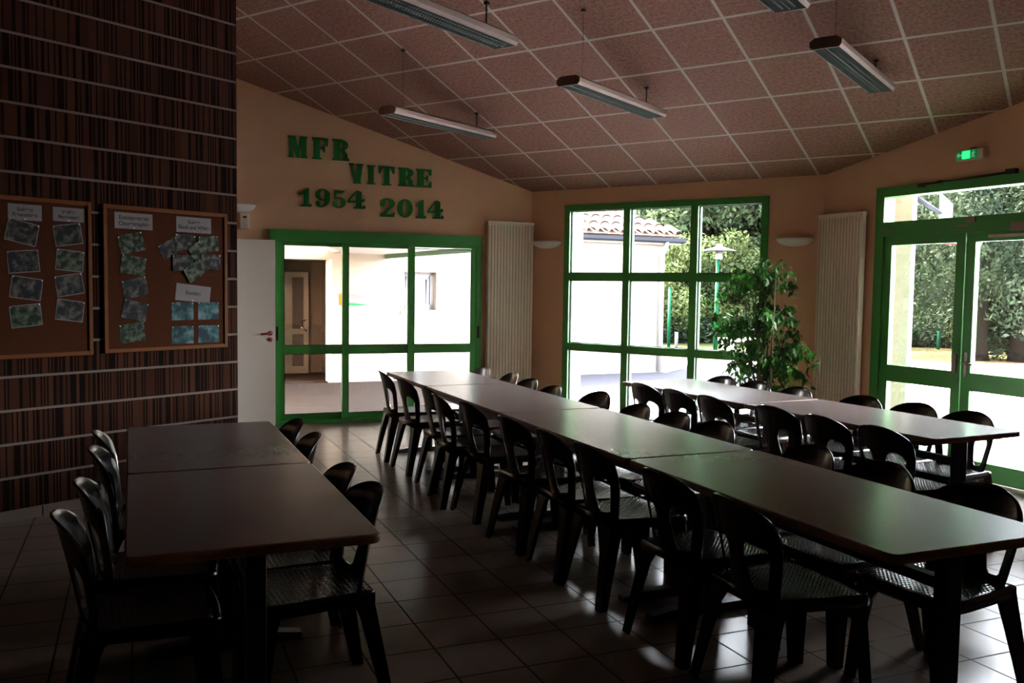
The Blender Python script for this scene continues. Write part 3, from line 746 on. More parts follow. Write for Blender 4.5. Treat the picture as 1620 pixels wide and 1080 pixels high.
for i, (s, z, rot, mt) in enumerate(((-0.905, 1.860, -14, 'photo_green'), (-0.895, 1.700, 8, 'photo_green'), (-0.880, 1.540, -12, 'photo_dark'), (-0.885, 1.375, 12, 'photo_dark'), (-0.905, 1.215, -7, 'photo_green'))):
    pinned('pinned_photo', s, z, 0.19, 0.135, rot, M[mt], 'photo without border, %s of the left column on the right cork board' % ordn[i], 'photo', gph, y=-0.0145 - 0.003 * (i % 2))
for i, (s, z, rot, mt, lab) in enumerate(((-0.60, 1.835, -28, 'photo_dark', 'steeply tilted photo leftmost in the cluster below the Black and White title'), (-0.475, 1.885, 3, 'photo_dark', 'dark photo at upper middle of cluster below the Black and White title'), (-0.275, 1.885, -4, 'photo_green', 'photo at upper right of cluster below the Black and White title'),
        (-0.36, 1.800, 55, 'photo_green', 'steeply turned photo in the centre of the Black and White cluster'), (-0.50, 1.730, -2, 'photo_dark', 'photo at lower left of the Black and White cluster'), (-0.26, 1.745, 2, 'photo_dark', 'photo at lower right of the Black and White cluster'), (-0.40, 1.672, -32, 'photo_green', 'tilted photo at the bottom of the Black and White cluster'))):
    pinned('pinned_photo', s, z, 0.17, 0.118, rot, M[mt], lab, 'photo', gph, y=-0.0145 - 0.0024 * i)
for s, z, lab in ((-0.50, 1.365, 'upper left'), (-0.275, 1.365, 'upper right'), (-0.50, 1.185, 'lower left'), (-0.275, 1.185, 'lower right')):
    pinned('pinned_photo', s, z, 0.185, 0.135, 0, M['photo_blue'], 'bluish photo, %s of the four below the Escrime title' % lab, 'photo', gph)

# ------------------------------------------------------------ hanging strip lights
def lamp_proto(Mw, lens, label):
    L = 1.55
    r = empty('hanging_strip_light', Mw, label, 'ceiling light', 'hanging fluorescent strip lights')
    hw, hz = 0.105, 0.075
    prof = [(-hw, 0.020), (-hw + 0.016, -0.0), (hw - 0.016, 0.0), (hw, 0.020), (hw, 0.052), (hw - 0.035, hz), (-hw + 0.035, hz), (-hw, 0.052)]
    h = MB()
    vs = [(x, y, z) for y in (-L / 2, L / 2) for x, z in prof]
    fs = [(i, i + 1, i + 9, i + 8) for i in (2, 3, 4, 5, 6)] + [(7, 0, 8, 15), (0, 1, 9, 8)]
    h.add(vs, fs); h.build('housing', M['alu'], r)
    for sgn in (-1, 1):
        e = MB(); e.prism(prof, 0, 0.012, 'y', T=Tr(0, sgn * L / 2 - (0.012 if sgn < 0 else 0), 0)); e.build('end_cap', M['endcap'], r)
    lv = MB(); n = 62
    for i in range(n):
        y = -L / 2 + L * (i + .5) / n; lv.box((-hw + .017, y - .001, 0.001), (hw - .017, y + .001, 0.020))
    for x in (-0.088, 0.0, 0.088): lv.box((x - .0015, -L / 2 + .01, 0.0005), (x + .0015, L / 2 - .01, 0.03))
    lv.box((-hw + .016, -L / 2, 0.022), (hw - .016, L / 2, 0.024))
    lv.build('louvre', M['louvre'], r)
    tb = MB()
    for x in (-0.035, 0.035): tb.tube([(x, -L / 2 + .03, 0.012), (x, L / 2 - .03, 0.012)], 0.008)
    tb.build('tube', M['tubewhite'], r)
    return r
M['louvre'] = plain('grey_louvre', (0.25, 0.285, 0.265), 0.7, spec=0.05)
M['tubewhite'] = plain('unlit_tube', (0.55, 0.62, 0.58), 0.4)
az = 55.04 - 90
lamps = [((1.187 - .327, 8.225 - .467), 3.165, 'hanging strip light in the middle of the far row, over the central tables'),
         ((-0.427 - .30, 9.394 - .43), 3.15, 'hanging strip light nearest the green letters'),
         ((2.817 - .327, 7.12 - .467), 3.185, 'hanging strip light nearest the exit sign'),
         ((-0.07 - .45, 6.015 - .64), 3.16, 'hanging strip light with its near part cut off by the top edge, at upper left'),
         ((1.52 - .45, 5.05 - .64), 3.13, 'hanging strip light of which only the far tip shows, at the top edge')]
first = None
for (x, y), z, lab in lamps:
    Mw = Tr(x, y, z) @ Matrix.Rotation(R(az), 4, 'Z')
    lm = lamp_proto(Mw, 0, lab) if first is None else copy_tree(first, lab, Mw)
    if first is None: first = lm
    for sgn in (-1, 1):
        pw = Mw @ Vector((0, sgn * 0.57, 0.075))
        zc = ceil_z(pw) - 0.001
        rr = 0.0018 if sgn < 0 else 0.0055
        s = MB(); s.tube([(0, sgn * .57, .075), (0, sgn * .57, zc - z)], rr)
        s.lathe([(0, 0), (.020, 0), (.020, .014), (0, .014)], 12, T=Tr(0, sgn * .57, zc - z - .018 - (0.0)))
        lab2 = None
        ob = s.build('suspension_rod' if sgn > 0 else 'suspension_wire', M['wire'], lm)

# ------------------------------------------------------------ tables
def make_table(Mw, L, W, label, group):
    """local x across, y along; origin under the centre"""
    r = empty('dining_table', Mw, label, 'table', group)
    def rr(x, y, rad, seg=5):
        out = []
        for cx, cy, a in ((x - rad, y - rad, 0), (-x + rad, y - rad, 90), (-x + rad, -y + rad, 180), (x - rad, -y + rad, 270)):
            for i in range(seg + 1):
                t = R(a + 90 * i / seg); out.append((cx + rad * math.cos(t), cy + rad * math.sin(t)))
        return out
    e = MB(); pts = rr(W / 2, L / 2, 0.035)
    prof = [(-0.004, 0.727), (0, 0.732), (0, 0.753), (-0.003, 0.758), (-0.007, 0.760)]
    vs = []; fs = []; n = len(pts)
    for off, z in prof:
        for p in rr(W / 2 + off, L / 2 + off, 0.035 + off): vs.append((*p, z))
    for j in range(len(prof) - 1):
        for i in range(n): fs.append((j * n + i, j * n + (i + 1) % n, (j + 1) * n + (i + 1) % n, (j + 1) * n + i))
    e.add(vs, fs, 0, True); e.build('edge_band', M['edge'], r)
    t = MB(); t.prism(rr(W / 2 - .007, L / 2 - .007, .028), 0.728, 0.7602); t.build('tabletop', M['laminate'], r)
    for sg in (-1, 1):
        y = sg * (L / 2 - 0.13)
        c = MB(); c.box((-.032, y - .032, 0.03), (.032, y + .032, .70)); c.build('leg', M['steel'], r, bevel=0.004)
        c = MB(); c.prism([(-.32, 0.0), (.32, 0.0), (.32, .028), (.20, .045), (-.20, .045), (-.32, .028)], y - .03, y + .03, 'y'); c.build('foot', M['steel'], r)
        c = MB(); c.prism([(-.34, .70), (.34, .70), (.34, .727), (-.34, .727)], y - .03, y + .03, 'y'); c.build('top_bar', M['steel'], r)
    c = MB(); c.box((-.02, -L / 2 + .16, .56), (.02, L / 2 - .16, .60)); c.build('crossbeam', M['steel'], r)
    c = MB(); c.box((-.30, -L / 2 + .1, .705), (-.26, L / 2 - .1, .727)).box((.26, -L / 2 + .1, .705), (.30, L / 2 - .1, .727)); c.build('rail', M['steel'], r)
    return r
rows = {'main': ((-1.19, 8.465), 22.8), 'right': ((0.97, 7.91), 26.1), 'left': ((-2.17, 5.03), 23.1)}
def rowM(row, a, b, z=0.0, rot=0.0):
    (x, y), th = rows[row]; u = Vector((math.cos(R(th)), math.sin(R(th)), 0)); v = Vector((-u.y, u.x, 0))
    p = Vector((x, y, 0)) + u * a - v * b
    return Tr(p.x, p.y, z) @ Matrix.Rotation(R(th + rot), 4, 'Z')
W_ = 0.775
for a0, a1, lab in ((-0.02, 1.225, 'short speckled grey table at the far end of the long central row'), (1.24, 2.845, 'speckled grey table second from the far end of the long central row'),
                    (2.86, 4.515, 'speckled grey table third from the far end of the long central row'), (4.53, 6.19, 'speckled grey table nearest the camera in the long central row')):
    make_table(rowM('main', W_ / 2, (a0 + a1) / 2), a1 - a0, W_, lab, 'tables of the long central row')
for a0, a1, lab in ((0.0, 1.60, 'speckled grey table at the window end of the right-hand row'), (1.615, 3.23, 'speckled grey table by the double door, near end of the right-hand row')):
    make_table(rowM('right', W_ / 2, (a0 + a1) / 2), a1 - a0, W_, lab, 'tables of the right-hand row')
for a0, a1, lab in ((0.0, 1.335, 'speckled grey table farther away in the left-hand pair'), (1.35, 2.615, 'speckled grey table nearer the camera in the left-hand pair')):
    make_table(rowM('left', 0.39, (a0 + a1) / 2), a1 - a0, 0.79, lab, 'tables of the left-hand pair')

# ------------------------------------------------------------ chairs
def chair_proto(Mw, label, group):
    r = empty('plastic_chair', Mw, label, 'chair', group)
    # seat: gently dished plate with rounded front
    nx, ny = 16, 16; vs = []; fs = []
    def half(y):      # half width of the seat at depth y (-.21 back .. .22 front)
        t = (y + .21) / .43
        return 0.185 + 0.035 * min(1, t * 1.3)
    for j in range(ny + 1):
        y = -.21 + .43 * j / ny
        for i in range(nx + 1):
            u = -1 + 2 * i / nx
            hw = half(y)
            if j == ny: hw *= 0.90
            elif j == ny - 1: hw *= 0.97
            yy = y + (0.012 * (1 - u * u) if j > ny - 3 else 0)
            z = .440 - .014 * (1 - u ** 2) * math.sin(PI * min(1, max(0, (y + .21) / .43))) - (.018 * ((j - ny + 2) / 2) ** 2 if j > ny - 2 else 0)
            vs.append((u * hw, yy, z))
    for j in range(ny):
        for i in range(nx):
            a = j * (nx + 1) + i; fs.append((a, a + 1, a + nx + 2, a + nx + 1))
    s = MB(); s.add(vs, fs, 0, True); so = s.build('seat', M['weave'], r, fix=False)
    md = so.modifiers.new('thick', 'SOLIDIFY'); md.thickness = 0.007; md.offset = -1
    # skirt
    rim = []
    for j in range(ny + 1):
        y = -.21 + .43 * j / ny; rim.append((-half(y) * (0.93 if j == ny else 1), y))
    rim += [(-.12, .232), (0, .236), (.12, .232)]
    for j in range(ny, -1, -1):
        y = -.21 + .43 * j / ny; rim.append((half(y) * (0.93 if j == ny else 1), y))
    k = MB(); n = len(rim); vs = []; fs = []
    for (x, y) in rim:
        L = math.hypot(x, y); ox, oy = x / L, y / L
        for off, z in ((0.0, .441), (.007, .436), (.009, .42), (.009, .395), (.003, .395), (.0, .43)): vs.append((x + ox * off, y + oy * off, z))
    for i in range(n):
        for q in range(5):
            a = i * 6 + q; b = ((i + 1) % n) * 6 + q; fs.append((a, b, b + 1, a + 1))
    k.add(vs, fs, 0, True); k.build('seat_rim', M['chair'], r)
    # backrest: arched top panel, two openings, central splat and thin side stiles
    HT = .80
    def row_pts(z):
        """breakpoints in half width: outer, stile inner, splat outer"""
        t = (z - .425) / (HT - .425)
        if z < .62: outer = .170 + .042 * ((z - .425) / .195) ** 0.8
        elif z < .69: outer = .212
        else: outer = .212 * math.sqrt(max(0, 1 - ((z - .69) / (HT - .69)) ** 2)) ** 0.9
        stile = .044
        # opening between z .45 and .655
        if z <= .46: inn, spl = .075, .075
        elif z >= .655: inn, spl = .10, .10
        else:
            f = (z - .46) / .195
            spl = .066 - .024 * min(1, f * 1.6) + .020 * max(0, f - .45)
            inn = outer - stile
            if f > .70:
                g = math.sqrt(max(0, 1 - ((f - .70) / .30) ** 2)); mid = .10
                inn = mid + (inn - mid) * g; spl = mid + (spl - mid) * g
            if f < .08:
                g = math.sqrt(1 - ((.08 - f) / .08) ** 2); mid = .095; inn = mid + (inn - mid) * g; spl = mid + (spl - mid) * g
        inn = min(inn, max(outer - 0.001, 0)); spl = min(spl, inn)
        return outer, inn, spl
    zs = [.425, .44, .46, .465, .475, .50, .53, .56, .585, .60, .61, .62, .63, .638, .645, .650, .6535, .655, .665, .68, .69, .71, .73, .745, .758, .768, .777, .785, .791, .796, .799, .8]
    def bend(x, z):
        t = (z - .425) / (HT - .425)
        y = -.205 - .060 * t - .020 * t * t + 1.35 * x * x + (0.30 * x * x * (1 - t)) - (.010 * max(0, (z - .77) / .03) ** 2)
        return (x, y, z)
    vs = []; fs = []
    segs = 4
    for z in zs:
        o_, i_, s_ = row_pts(z)
        xs_ = [-o_ + (o_ - i_) * q / segs for q in range(segs + 1)] + [-s_ + 2 * s_ * q / (2 * segs) for q in range(2 * segs + 1)] + [i_ + (o_ - i_) * q / segs for q in range(segs + 1)]
        for x in xs_: vs.append(bend(x, z))
    nc = segs + 1 + 2 * segs + 1 + segs + 1
    for j in range(len(zs) - 1):
        for i in range(nc - 1):
            if i == segs or i == segs + 1 + 2 * segs:
                if .459 < zs[j] < .6549: continue
            a = j * nc + i; fs.append((a, a + 1, a + nc + 1, a + nc))
    bk = MB(); bk.add(vs, fs, 0, True); bo = bk.build('backrest', M['chair'], r, fix=False)
    bm = bmesh.new(); bm.from_mesh(bo.data); bmesh.ops.remove_doubles(bm, verts=bm.verts, dist=0.0006); bmesh.ops.recalc_face_normals(bm, faces=bm.faces)
    for f in bm.faces: f.smooth = True
    bm.to_mesh(bo.data); bm.free()
    md = bo.modifiers.new('thick', 'SOLIDIFY'); md.thickness = 0.010; md.offset = 0
    # legs with flared tops that run into the rim as arches
    for sx in (-1, 1):
        for sy in (-1, 1):
            top = Vector((sx * .196 if sy > 0 else sx * .182, .200 if sy > 0 else -.195, .43)); bot = Vector((sx * .222, .232 if sy > 0 else -.272, 0))
            lg = MB(); vs = []; fs = []
            secs = [(0.0, .040, .036), (.25, .046, .040), (.55, .056, .048), (.80, .066, .054), (.90, .082, .062), (.96, .115, .085), (1.0, .15, .115)]
            for t, wx, wy in secs:
                wx *= 1.28; wy *= 1.22
                p = bot.lerp(top, t)
                xo = p.x + sx * .012; yo = p.y + sy * .012       # outer corner, profile grows inwards
                x1 = xo - sx * wx; y1 = yo - sy * wy; th = .012
                vs += [(xo, yo, p.z), (x1, yo, p.z), (x1, yo - sy * th, p.z), (xo - sx * th, yo - sy * th, p.z), (xo - sx * th, y1, p.z), (xo, y1, p.z)]
            for j in range(len(secs) - 1):
                for i in range(6): fs.append((j * 6 + i, j * 6 + (i + 1) % 6, (j + 1) * 6 + (i + 1) % 6, (j + 1) * 6 + i))
            fs += [(0, 1, 2, 3), (0, 3, 4, 5)]; q = (len(secs) - 1) * 6; fs += [(q, q + 3, q + 2, q + 1), (q, q + 5, q + 4, q + 3)]
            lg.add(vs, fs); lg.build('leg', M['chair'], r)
    return r
ORD = ['first', 'second', 'third', 'fourth', 'fifth', 'sixth', 'seventh', 'eighth', 'ninth', 'tenth', 'eleventh']
proto = None
rnd = random.Random(3)
def seat_row(row, side, bs, a, group, fmt, tw):
    global proto
    for i, b in enumerate(bs):
        jit = rnd.uniform(-3, 3); aa = a
        if isinstance(b, tuple): b, aa, jit = b
        Mw = rowM(row, aa, b, 0, (-90 if side == 'L' else 90) + jit)
        lab = fmt % ORD[i]
        if proto is None: proto = chair_proto(Mw, lab, group)
        else: c = copy_tree(proto, lab, Mw); c['group'] = group
seat_row('main', 'L', [(.32, .145, -4), (.92, .145, 3), (1.62, .15, 0), (2.10, .09, -5), (2.53, .15, 2), (3.26, .145, 4), (3.82, .16, -2), (4.26, .17, 0), (4.95, .17, 2), (5.49, .17, -3)], .15,
         'chairs along the left side of the central row', 'dark burgundy plastic chair on left side of the central row, %s from its far end', W_)
seat_row('main', 'R', [(.22, .66, 3), (.76, .72, -3), (1.32, .66, 2), (1.86, .62, 0), (2.34, .79, 5), (3.03, .71, -2), (3.45, .74, 0), (3.88, .75, 3), (4.70, .73, -3), (5.18, .74, 2), (5.68, .77, 4)], .72,
         'chairs along the right side of the central row', 'dark burgundy plastic chair on right side of the central row, %s from its far end', W_)
seat_row('right', 'L', [(.47, .15, 2), (.92, .15, 0), (1.37, .15, -2), (1.97, .19, 3), (2.46, .16, 0), (2.93, .16, -2)], .16,
         'chairs along the left side of the right-hand row', 'dark burgundy plastic chair on left side of the right-hand row, %s from the window end', W_)
seat_row('right', 'R', [(.27, .69, 2), (.70, .70, 0), (1.16, .71, -3), (1.83, .74, 3), (2.28, .77, 2), (2.72, .74, 0)], .72,
         'chairs along the right side of the right-hand row', 'dark burgundy plastic chair on right side of the right-hand row, %s from the window end', W_)
seat_row('left', 'L', [(.34, .12, 2), (.85, .12, -2), (1.60, .10, 0), (2.12, .06, 3)], .12,
         'chairs along the panelled-wall side of the left-hand pair', 'dark burgundy plastic chair on wall side of the left-hand tables, %s from their far end', .79)
seat_row('left', 'R', [(.27, .64, 2), (.76, .64, -3), (1.64, .62, 0), (2.07, .63, 3)], .62,
         'chairs along the aisle side of the left-hand pair', 'dark burgundy plastic chair on aisle side of the left-hand tables, %s from their far end', .79)

# ------------------------------------------------------------ ficus in the corner
rnd = random.Random(11)
fx = Vector((2.46, 8.66, 0))
fp = empty('potted_ficus', Tr(*fx), 'tall leafy green ficus in the corner between window and radiator', 'plant')
p = MB(); p.lathe([(0, 0), (.15, 0), (.20, .32), (.215, .32), (.215, .36), (.19, .36), (.185, .31), (0, .31)], 28); p.build('pot', M['pot'], fp)
MB().lathe([(0, .318), (.186, .318)], 24).build('soil', M['soil'], fp)
st = MB(); lv = MB()
def leaf(mb, p, d, size):
    d = d.normalized(); sd = d.cross(Vector((rnd.uniform(-1, 1), rnd.uniform(-1, 1), rnd.uniform(-.5, 1)))).normalized(); nn = d.cross(sd)
    w = size * .27
    P = [p, p + d * size * .35 + sd * w + nn * w * .25, p + d * size, p + d * size * .35 - sd * w + nn * w * .25, p + d * size * .5 - nn * w * .15]
    mb.add([P[0], P[1], P[2], P[3], P[4]], [(0, 1, 4), (1, 2, 4), (2, 3, 4), (3, 0, 4)], 0, True)
ends = []
for k in range(9):
    a = rnd.uniform(0, 2 * PI); top = Vector((math.cos(a) * rnd.uniform(.1, .30), math.sin(a) * rnd.uniform(.05, .28), rnd.uniform(1.3, 1.95)))
    b = Vector((rnd.uniform(-.06, .06), rnd.uniform(-.06, .06), .3)); mid = b.lerp(top, .5) + Vector((rnd.uniform(-.06, .06), rnd.uniform(-.06, .06), 0))
    pts = [b, b.lerp(mid, .5), mid, mid.lerp(top, .5), top]; st.tube(pts, [.013, .011, .009, .006, .003], 6)
    for q in range(9):
        t = rnd.uniform(.25, 1); s0 = b.lerp(top, t); dr = Vector((rnd.uniform(-1, 1), rnd.uniform(-1, 1), rnd.uniform(-.1, .7))).normalized()
        ln = rnd.uniform(.15, .42); e = s0 + dr * ln; e.z = min(e.z, 2.02)
        e2 = e + Vector((dr.x, dr.y, -1.2)) * rnd.uniform(.04, .12)
        e.x = max(-.52, min(.50, e.x)); e2.x = max(-.54, min(.52, e2.x))
        m_ = s0.lerp(e, .5) + Vector((0, 0, .03)); st.tube([s0, m_, e, e2], [.005, .004, .003, .0015], 5)
        for z in range(rnd.randint(24, 38)):
            f = rnd.uniform(.2, 1.0); pp = (s0.lerp(e, f / .8) if f < .8 else e.lerp(e2, (f - .8) / .2)) + Vector((rnd.gauss(0, .022), rnd.gauss(0, .022), rnd.gauss(0, .022)))
            leaf(lv, pp, Vector((rnd.uniform(-.7, .7), rnd.uniform(-.7, .7), rnd.uniform(-1.2, -.2))), rnd.uniform(.05, .085))
st.build('stem', M['stem'], fp); lv.build('foliage', M['ficus'], fp, fix=False)

# ------------------------------------------------------------ outside: ground
def flat(name, poly, z, mt, cat=None, label=None, th=0.1):
    mb = MB(); mb.prism(poly, z - th, z)
    return tag(mb.build(name, mt), kind='structure')
Bp = lambda s, y: tuple((FB @ Vector((s, y, 0)))[:2])
Wp = lambda s, y: tuple((FW @ Vector((s, y, 0)))[:2])
Dp = lambda s, y: tuple((FD @ Vector((s, y, 0)))[:2])
flat('lawn', [(-60, 15.5), (-60, 120), (120, 120), (120, -30), (60, -30), (30, 0), (26, 12), (3, 12), (-2, 15.5)], -0.05, M['grass'])
flat('asphalt_yard', [(-2.5, 12.5), (-0.2, 15.6), (2.85, 17.15), (3.6, 18.8), (3.8, 20.1), (5.5, 20.3), (9, 20.6), (12, 20.5), (30, 19.4), (34, -6), (6, -6), (5.9, 3.8), (3.3, 9.3), (0.3, 11.35)], -0.02, M['asphalt'])
flat('shaded_asphalt_strip', [(1.10, 14.16), (1.64, 13.32), (2.05, 12.7), (4.4, 13.6), (6.2, 15.6), (6.6, 19.2), (4.0, 19.2), (3.55, 18.5), (2.82, 17.14), (0.3, 15.95)], -0.012, M['asphalt_shade'])  # shadow of the cream building, painted as a darker strip of the yard
flat('concrete_terrace', [Bp(-0.5, .2), Bp(0.0, .2), Wp(0.05, .2), (0.6, 12.9), (1.62, 13.32), (1.08, 14.16), (0.25, 15.75), (-1.4, 15.0)], -0.008, M['terrace'])
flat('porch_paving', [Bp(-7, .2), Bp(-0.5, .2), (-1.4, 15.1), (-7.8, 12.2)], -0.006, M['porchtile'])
# painted lines on the yard
for (p, q) in (((4.6, 12.17), (14.0, 6.8)), ((4.2, 11.0), (14.0, 5.5))):
    a = Vector(p); b = Vector(q); d = (b - a).normalized(); nn = Vector((-d.y, d.x)) * .03
    tag(MB().prism([tuple(a + nn), tuple(b + nn), tuple(b - nn), tuple(a - nn)], -.021, -.016).build('painted_line', M['board']), 'thin white line painted on the asphalt, %s' % ('farther from the double door' if p[1] > 12 else 'nearer the double door'), 'line marking', 'painted court lines')
tag(MB().box((0, 0, 0), (.9, .28, .22)).build('concrete_kerb', M['kerb'], M4=frame(Vector((2.95, 17.0, -.02)), 62), bevel=.01), 'low pale concrete kerb at the corner of the cream building', 'kerb')

# ------------------------------------------------------------ outside: the cream building opposite
bl = empty('annex_building', FO, 'cream rendered building with red tiled roof seen through window and sliding door', 'building')
H_ = 2.50
w = MB()
hole = (-1.55, -0.418, 0.0, 1.975)
win = (0.80, 1.375, 1.17, 1.81)
w.box((-4.5, 0, -.05), (hole[0], .25, 3.2)); w.box((hole[0], 0, 1.975), (hole[1], .25, 3.2)); w.box((hole[1], 0, -.05), (win[0], .25, H_)); w.box((win[0], 0, -.05), (win[1], .25, win[2])); w.box((win[0], 0, win[3]), (win[1], .25, H_)); w.box((win[1], 0, -.05), (6.0, .25, H_))
w.box((5.75, .25, -.05), (6.0, 7.0, H_)); w.box((-4.5, 7.0, -.05), (6.0, 7.2, H_)); w.box((-1.9, 1.5, -.05), (-1.25 - .1, 1.6, 2.2))
w.build('wall', M['cream'], bl)
rv = MB(); rv.box((hole[1] - .04, -.006, 0), (hole[1], .25, 1.975)); rv.build('door_reveal', M['roofside'], bl)
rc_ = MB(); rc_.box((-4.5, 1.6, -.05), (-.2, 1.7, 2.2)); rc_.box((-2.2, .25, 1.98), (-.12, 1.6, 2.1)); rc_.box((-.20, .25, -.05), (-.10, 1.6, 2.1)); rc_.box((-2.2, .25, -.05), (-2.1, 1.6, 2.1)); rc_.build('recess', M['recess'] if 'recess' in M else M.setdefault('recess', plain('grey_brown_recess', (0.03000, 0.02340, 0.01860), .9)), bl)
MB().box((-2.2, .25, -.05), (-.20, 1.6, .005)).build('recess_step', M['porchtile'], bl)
pd = MB(); dx0, dx1, dy = -1.25, -0.465, 1.50
for q in (((dx0, dy, 0), (dx0 + .09, dy + .06, 1.79)), ((dx1 - .09, dy, 0), (dx1, dy + .06, 1.79)), ((dx0, dy, 0), (dx1, dy + .06, .13)), ((dx0, dy, 1.70), (dx1, dy + .06, 1.79)), ((dx0, dy, .70), (dx1, dy + .06, .79)), ((dx0 + .09, dy + .01, .80), (dx0 + .50, dy + .03, 1.70)), ((dx0 + .09, dy + .01, .13), (dx0 + .50, dy + .03, .70))): pd.box(*q)
pdo = pd.build('entrance_door', plain('entrance_white_pvc', (.11, .105, .10), .5, spec=.05), bl)
MB().box((dx0 + .50, dy + .03, .13), (dx1 - .09, dy + .05, 1.70)).build('door_pane', M['darkgap'], pdo)
hh = MB(); hh.tube([(dx1 - .05, dy - .01, .74), (dx1 - .05, dy - .06, .76), (dx1 - .15, dy - .07, .82), (dx1 - .15, dy - .06, .92), (dx1 - .05, dy - .01, .95)], .012); hh.build('pull_handle', M['metal'], pdo)
wf = MB()
x0, x1, z0, z1 = win
for q in (((x0, .13, z0), (x0 + .07, .19, z1)), ((x1 - .07, .13, z0), (x1, .19, z1)), ((x0, .13, z0), (x1, .19, z0 + .09)), ((x0, .13, z1 - .05), (x1, .19, z1))): wf.box(*q)
wfo = wf.build('window_frame', M['pvc'], bl)
MB().box((x0 + .07, .16, z0 + .09), (x1 - .07, .17, z1 - .05)).build('window_pane', plain('dim_blue_glass', (0.05600, 0.06300, 0.09100), .12), wfo)
sa = MB(); T = Tr(0, .155, z0 + .09) @ Matrix.Rotation(R(7), 4, 'X') @ Tr(0, 0, -(z0 + .09))
for q in (((x0 + .07, -.0, z0 + .09), (x0 + .12, .03, z1 - .07)), ((x1 - .135, -.0, z0 + .09), (x1 - .10, .03, z1 - .07)), ((x0 + .07, -.0, z1 - .12), (x1 - .10, .03, z1 - .07))): sa.box(*q, T=T)
sa.build('tilted_sash', plain('dark_sash', (0.03600, 0.03200, 0.03600), .5), wfo)
MB().box((x0 - .06, -.05, z0 - .07), (x1 + .06, .13, z0)).build('window_sill', M['cream'], bl)
# eaves, gutter, downpipe
MB().box((-.2, -.16, H_ - .08), (6.25, .0, H_ - .04)).build('eave_board', M['cream'], bl)
g_ = MB(); pf = [(-.16 - .11, H_ + .04), (-.16 - .10, H_ - .02), (-.16 - .05, H_ - .05), (-.16, H_ - .03), (-.16, H_ + .04)]
g_.add([(x, y, z) for x in (-.2, 6.3) for y, z in pf], [(i, i + 1, i + 6, i + 5) for i in range(4)] + [(0, 1, 2, 3, 4), (5, 6, 7, 8, 9), (0, 4, 9, 5)]); g_.build('gutter', M['zinc'], bl)
dp_ = MB(); dp_.tube([(5.9, -.2, H_ - .03), (5.9, -.18, H_ - .16), (5.88, -.06, H_ - .3), (5.88, -.06, .02)], .045, 10); dp_.build('downpipe', M['pvc'], bl)
# hipped tiled roof, each course of tiles modelled as rolls
rf = MB(); pitch = math.tan(R(24)); span = 4.0
nroll = 27; x_a, x_b = -.2, 6.28; pw_ = (x_b - x_a) / nroll
for i in range(nroll):
    xc = x_a + pw_ * (i + .5)
    ymax = min(span, (x_b - xc) * 1.05 + 0.0)
    nrow = max(1, int(math.ceil((ymax + .2) / .34)))
    for j in range(nrow):
        ya = -.24 + j * .34; yb = min(ya + .39, ymax + .05)
        if yb <= ya: continue
        za = H_ + .085 + (ya + .24) * pitch + .022; zb = H_ + .085 + (yb + .24) * pitch
        vs = []
        for (yy, zz) in ((ya, za), (yb, zb)):
            for a in range(7):
                t = PI * a / 6; vs.append((xc - math.cos(t) * pw_ * .40, yy, zz + math.sin(t) * pw_ * .30))
        fs = [(a, a + 1, a + 8, a + 7) for a in range(6)]
        rf.add(vs, fs, 0, True)
e_ = [(x_a, -.24, H_ + .075), (x_b, -.24, H_ + .075), (x_b - span / 1.05, span, H_ + .075 + (span + .24) * pitch), (x_a, span, H_ + .075 + (span + .24) * pitch), (x_b, 8.2, H_ + .075)]
rf.add(e_ + [(x_a, 8.2, H_ + .075)], [(0, 1, 2, 3), (1, 4, 2), (4, 5, 3, 2)], 1)
rf.build('roof', [M['roof'], plain('roof_underlay', (0.03800, 0.01400, 0.00800), .9)], bl, fix=False)
lf_ = MB(); lf_.box((-4.7, -.3, 3.2), (-.2, 7.4, 3.3)); lf_.build('flat_roof', M['roofside'], bl)

# sign on that building
sg_ = empty('door_sign', FO @ Tr(-0.04, -0.012, 1.34), 'white sign with orange end and green swoosh reading Hébergement beside the recess', 'sign')
MB().box((-.255, -.004, -.095), (.255, .012, .095)).build('panel', M['board'], sg_)
MB().box((-.255, -.0055, -.095), (-.13, -.004, .095)).build('orange_field', M['orange'], sg_)
pts = [(-.20, -.095)] + [(-.20 + .44 * i / 12, -.095 + .038 * math.sin(PI * min(1, .35 + .65 * i / 12))) for i in range(13)] + [(.24, -.095)]
MB().prism(pts, -.0065, -.0045, 'y').build('swoosh', M['signgreen'], sg_)
text_mesh('lettering', 'Hébergement', .072, plain('grey_print', (0.10000, 0.10000, 0.10800), .6), sg_, Tr(.03, -.0055, .0) @ Matrix.Rotation(R(90), 4, 'X'), depth=.0005)

# covered way between the two buildings
tag(MB().prism([(-2.61, 13.40), (-2.37, 10.68), (-0.72, 11.05), (-0.55, 11.66), (-2.12, 14.86), (-2.95, 14.46)], 2.085, 2.12).build('porch_soffit', M['soffit']), kind='structure')
Fb_, Lb = seg_frame((-2.10, 14.84), (-0.50, 11.60))
tag(MB().box((0, -.03, 2.02), (Lb, .05, 2.20)).build('porch_beam', plain('porch_green_beam', (0.01750, 0.05600, 0.02800), .5), M4=Fb_), kind='structure')
tag(MB().prism([(-6.5, 14.4), (-6.5, 9.4), (-2.37, 10.55), (-0.6, 11.3), (-0.45, 11.66), (-2.08, 14.95), (-2.5, 15.2)], 3.3, 3.4).build('porch_roof', M['roofside']), kind='structure')

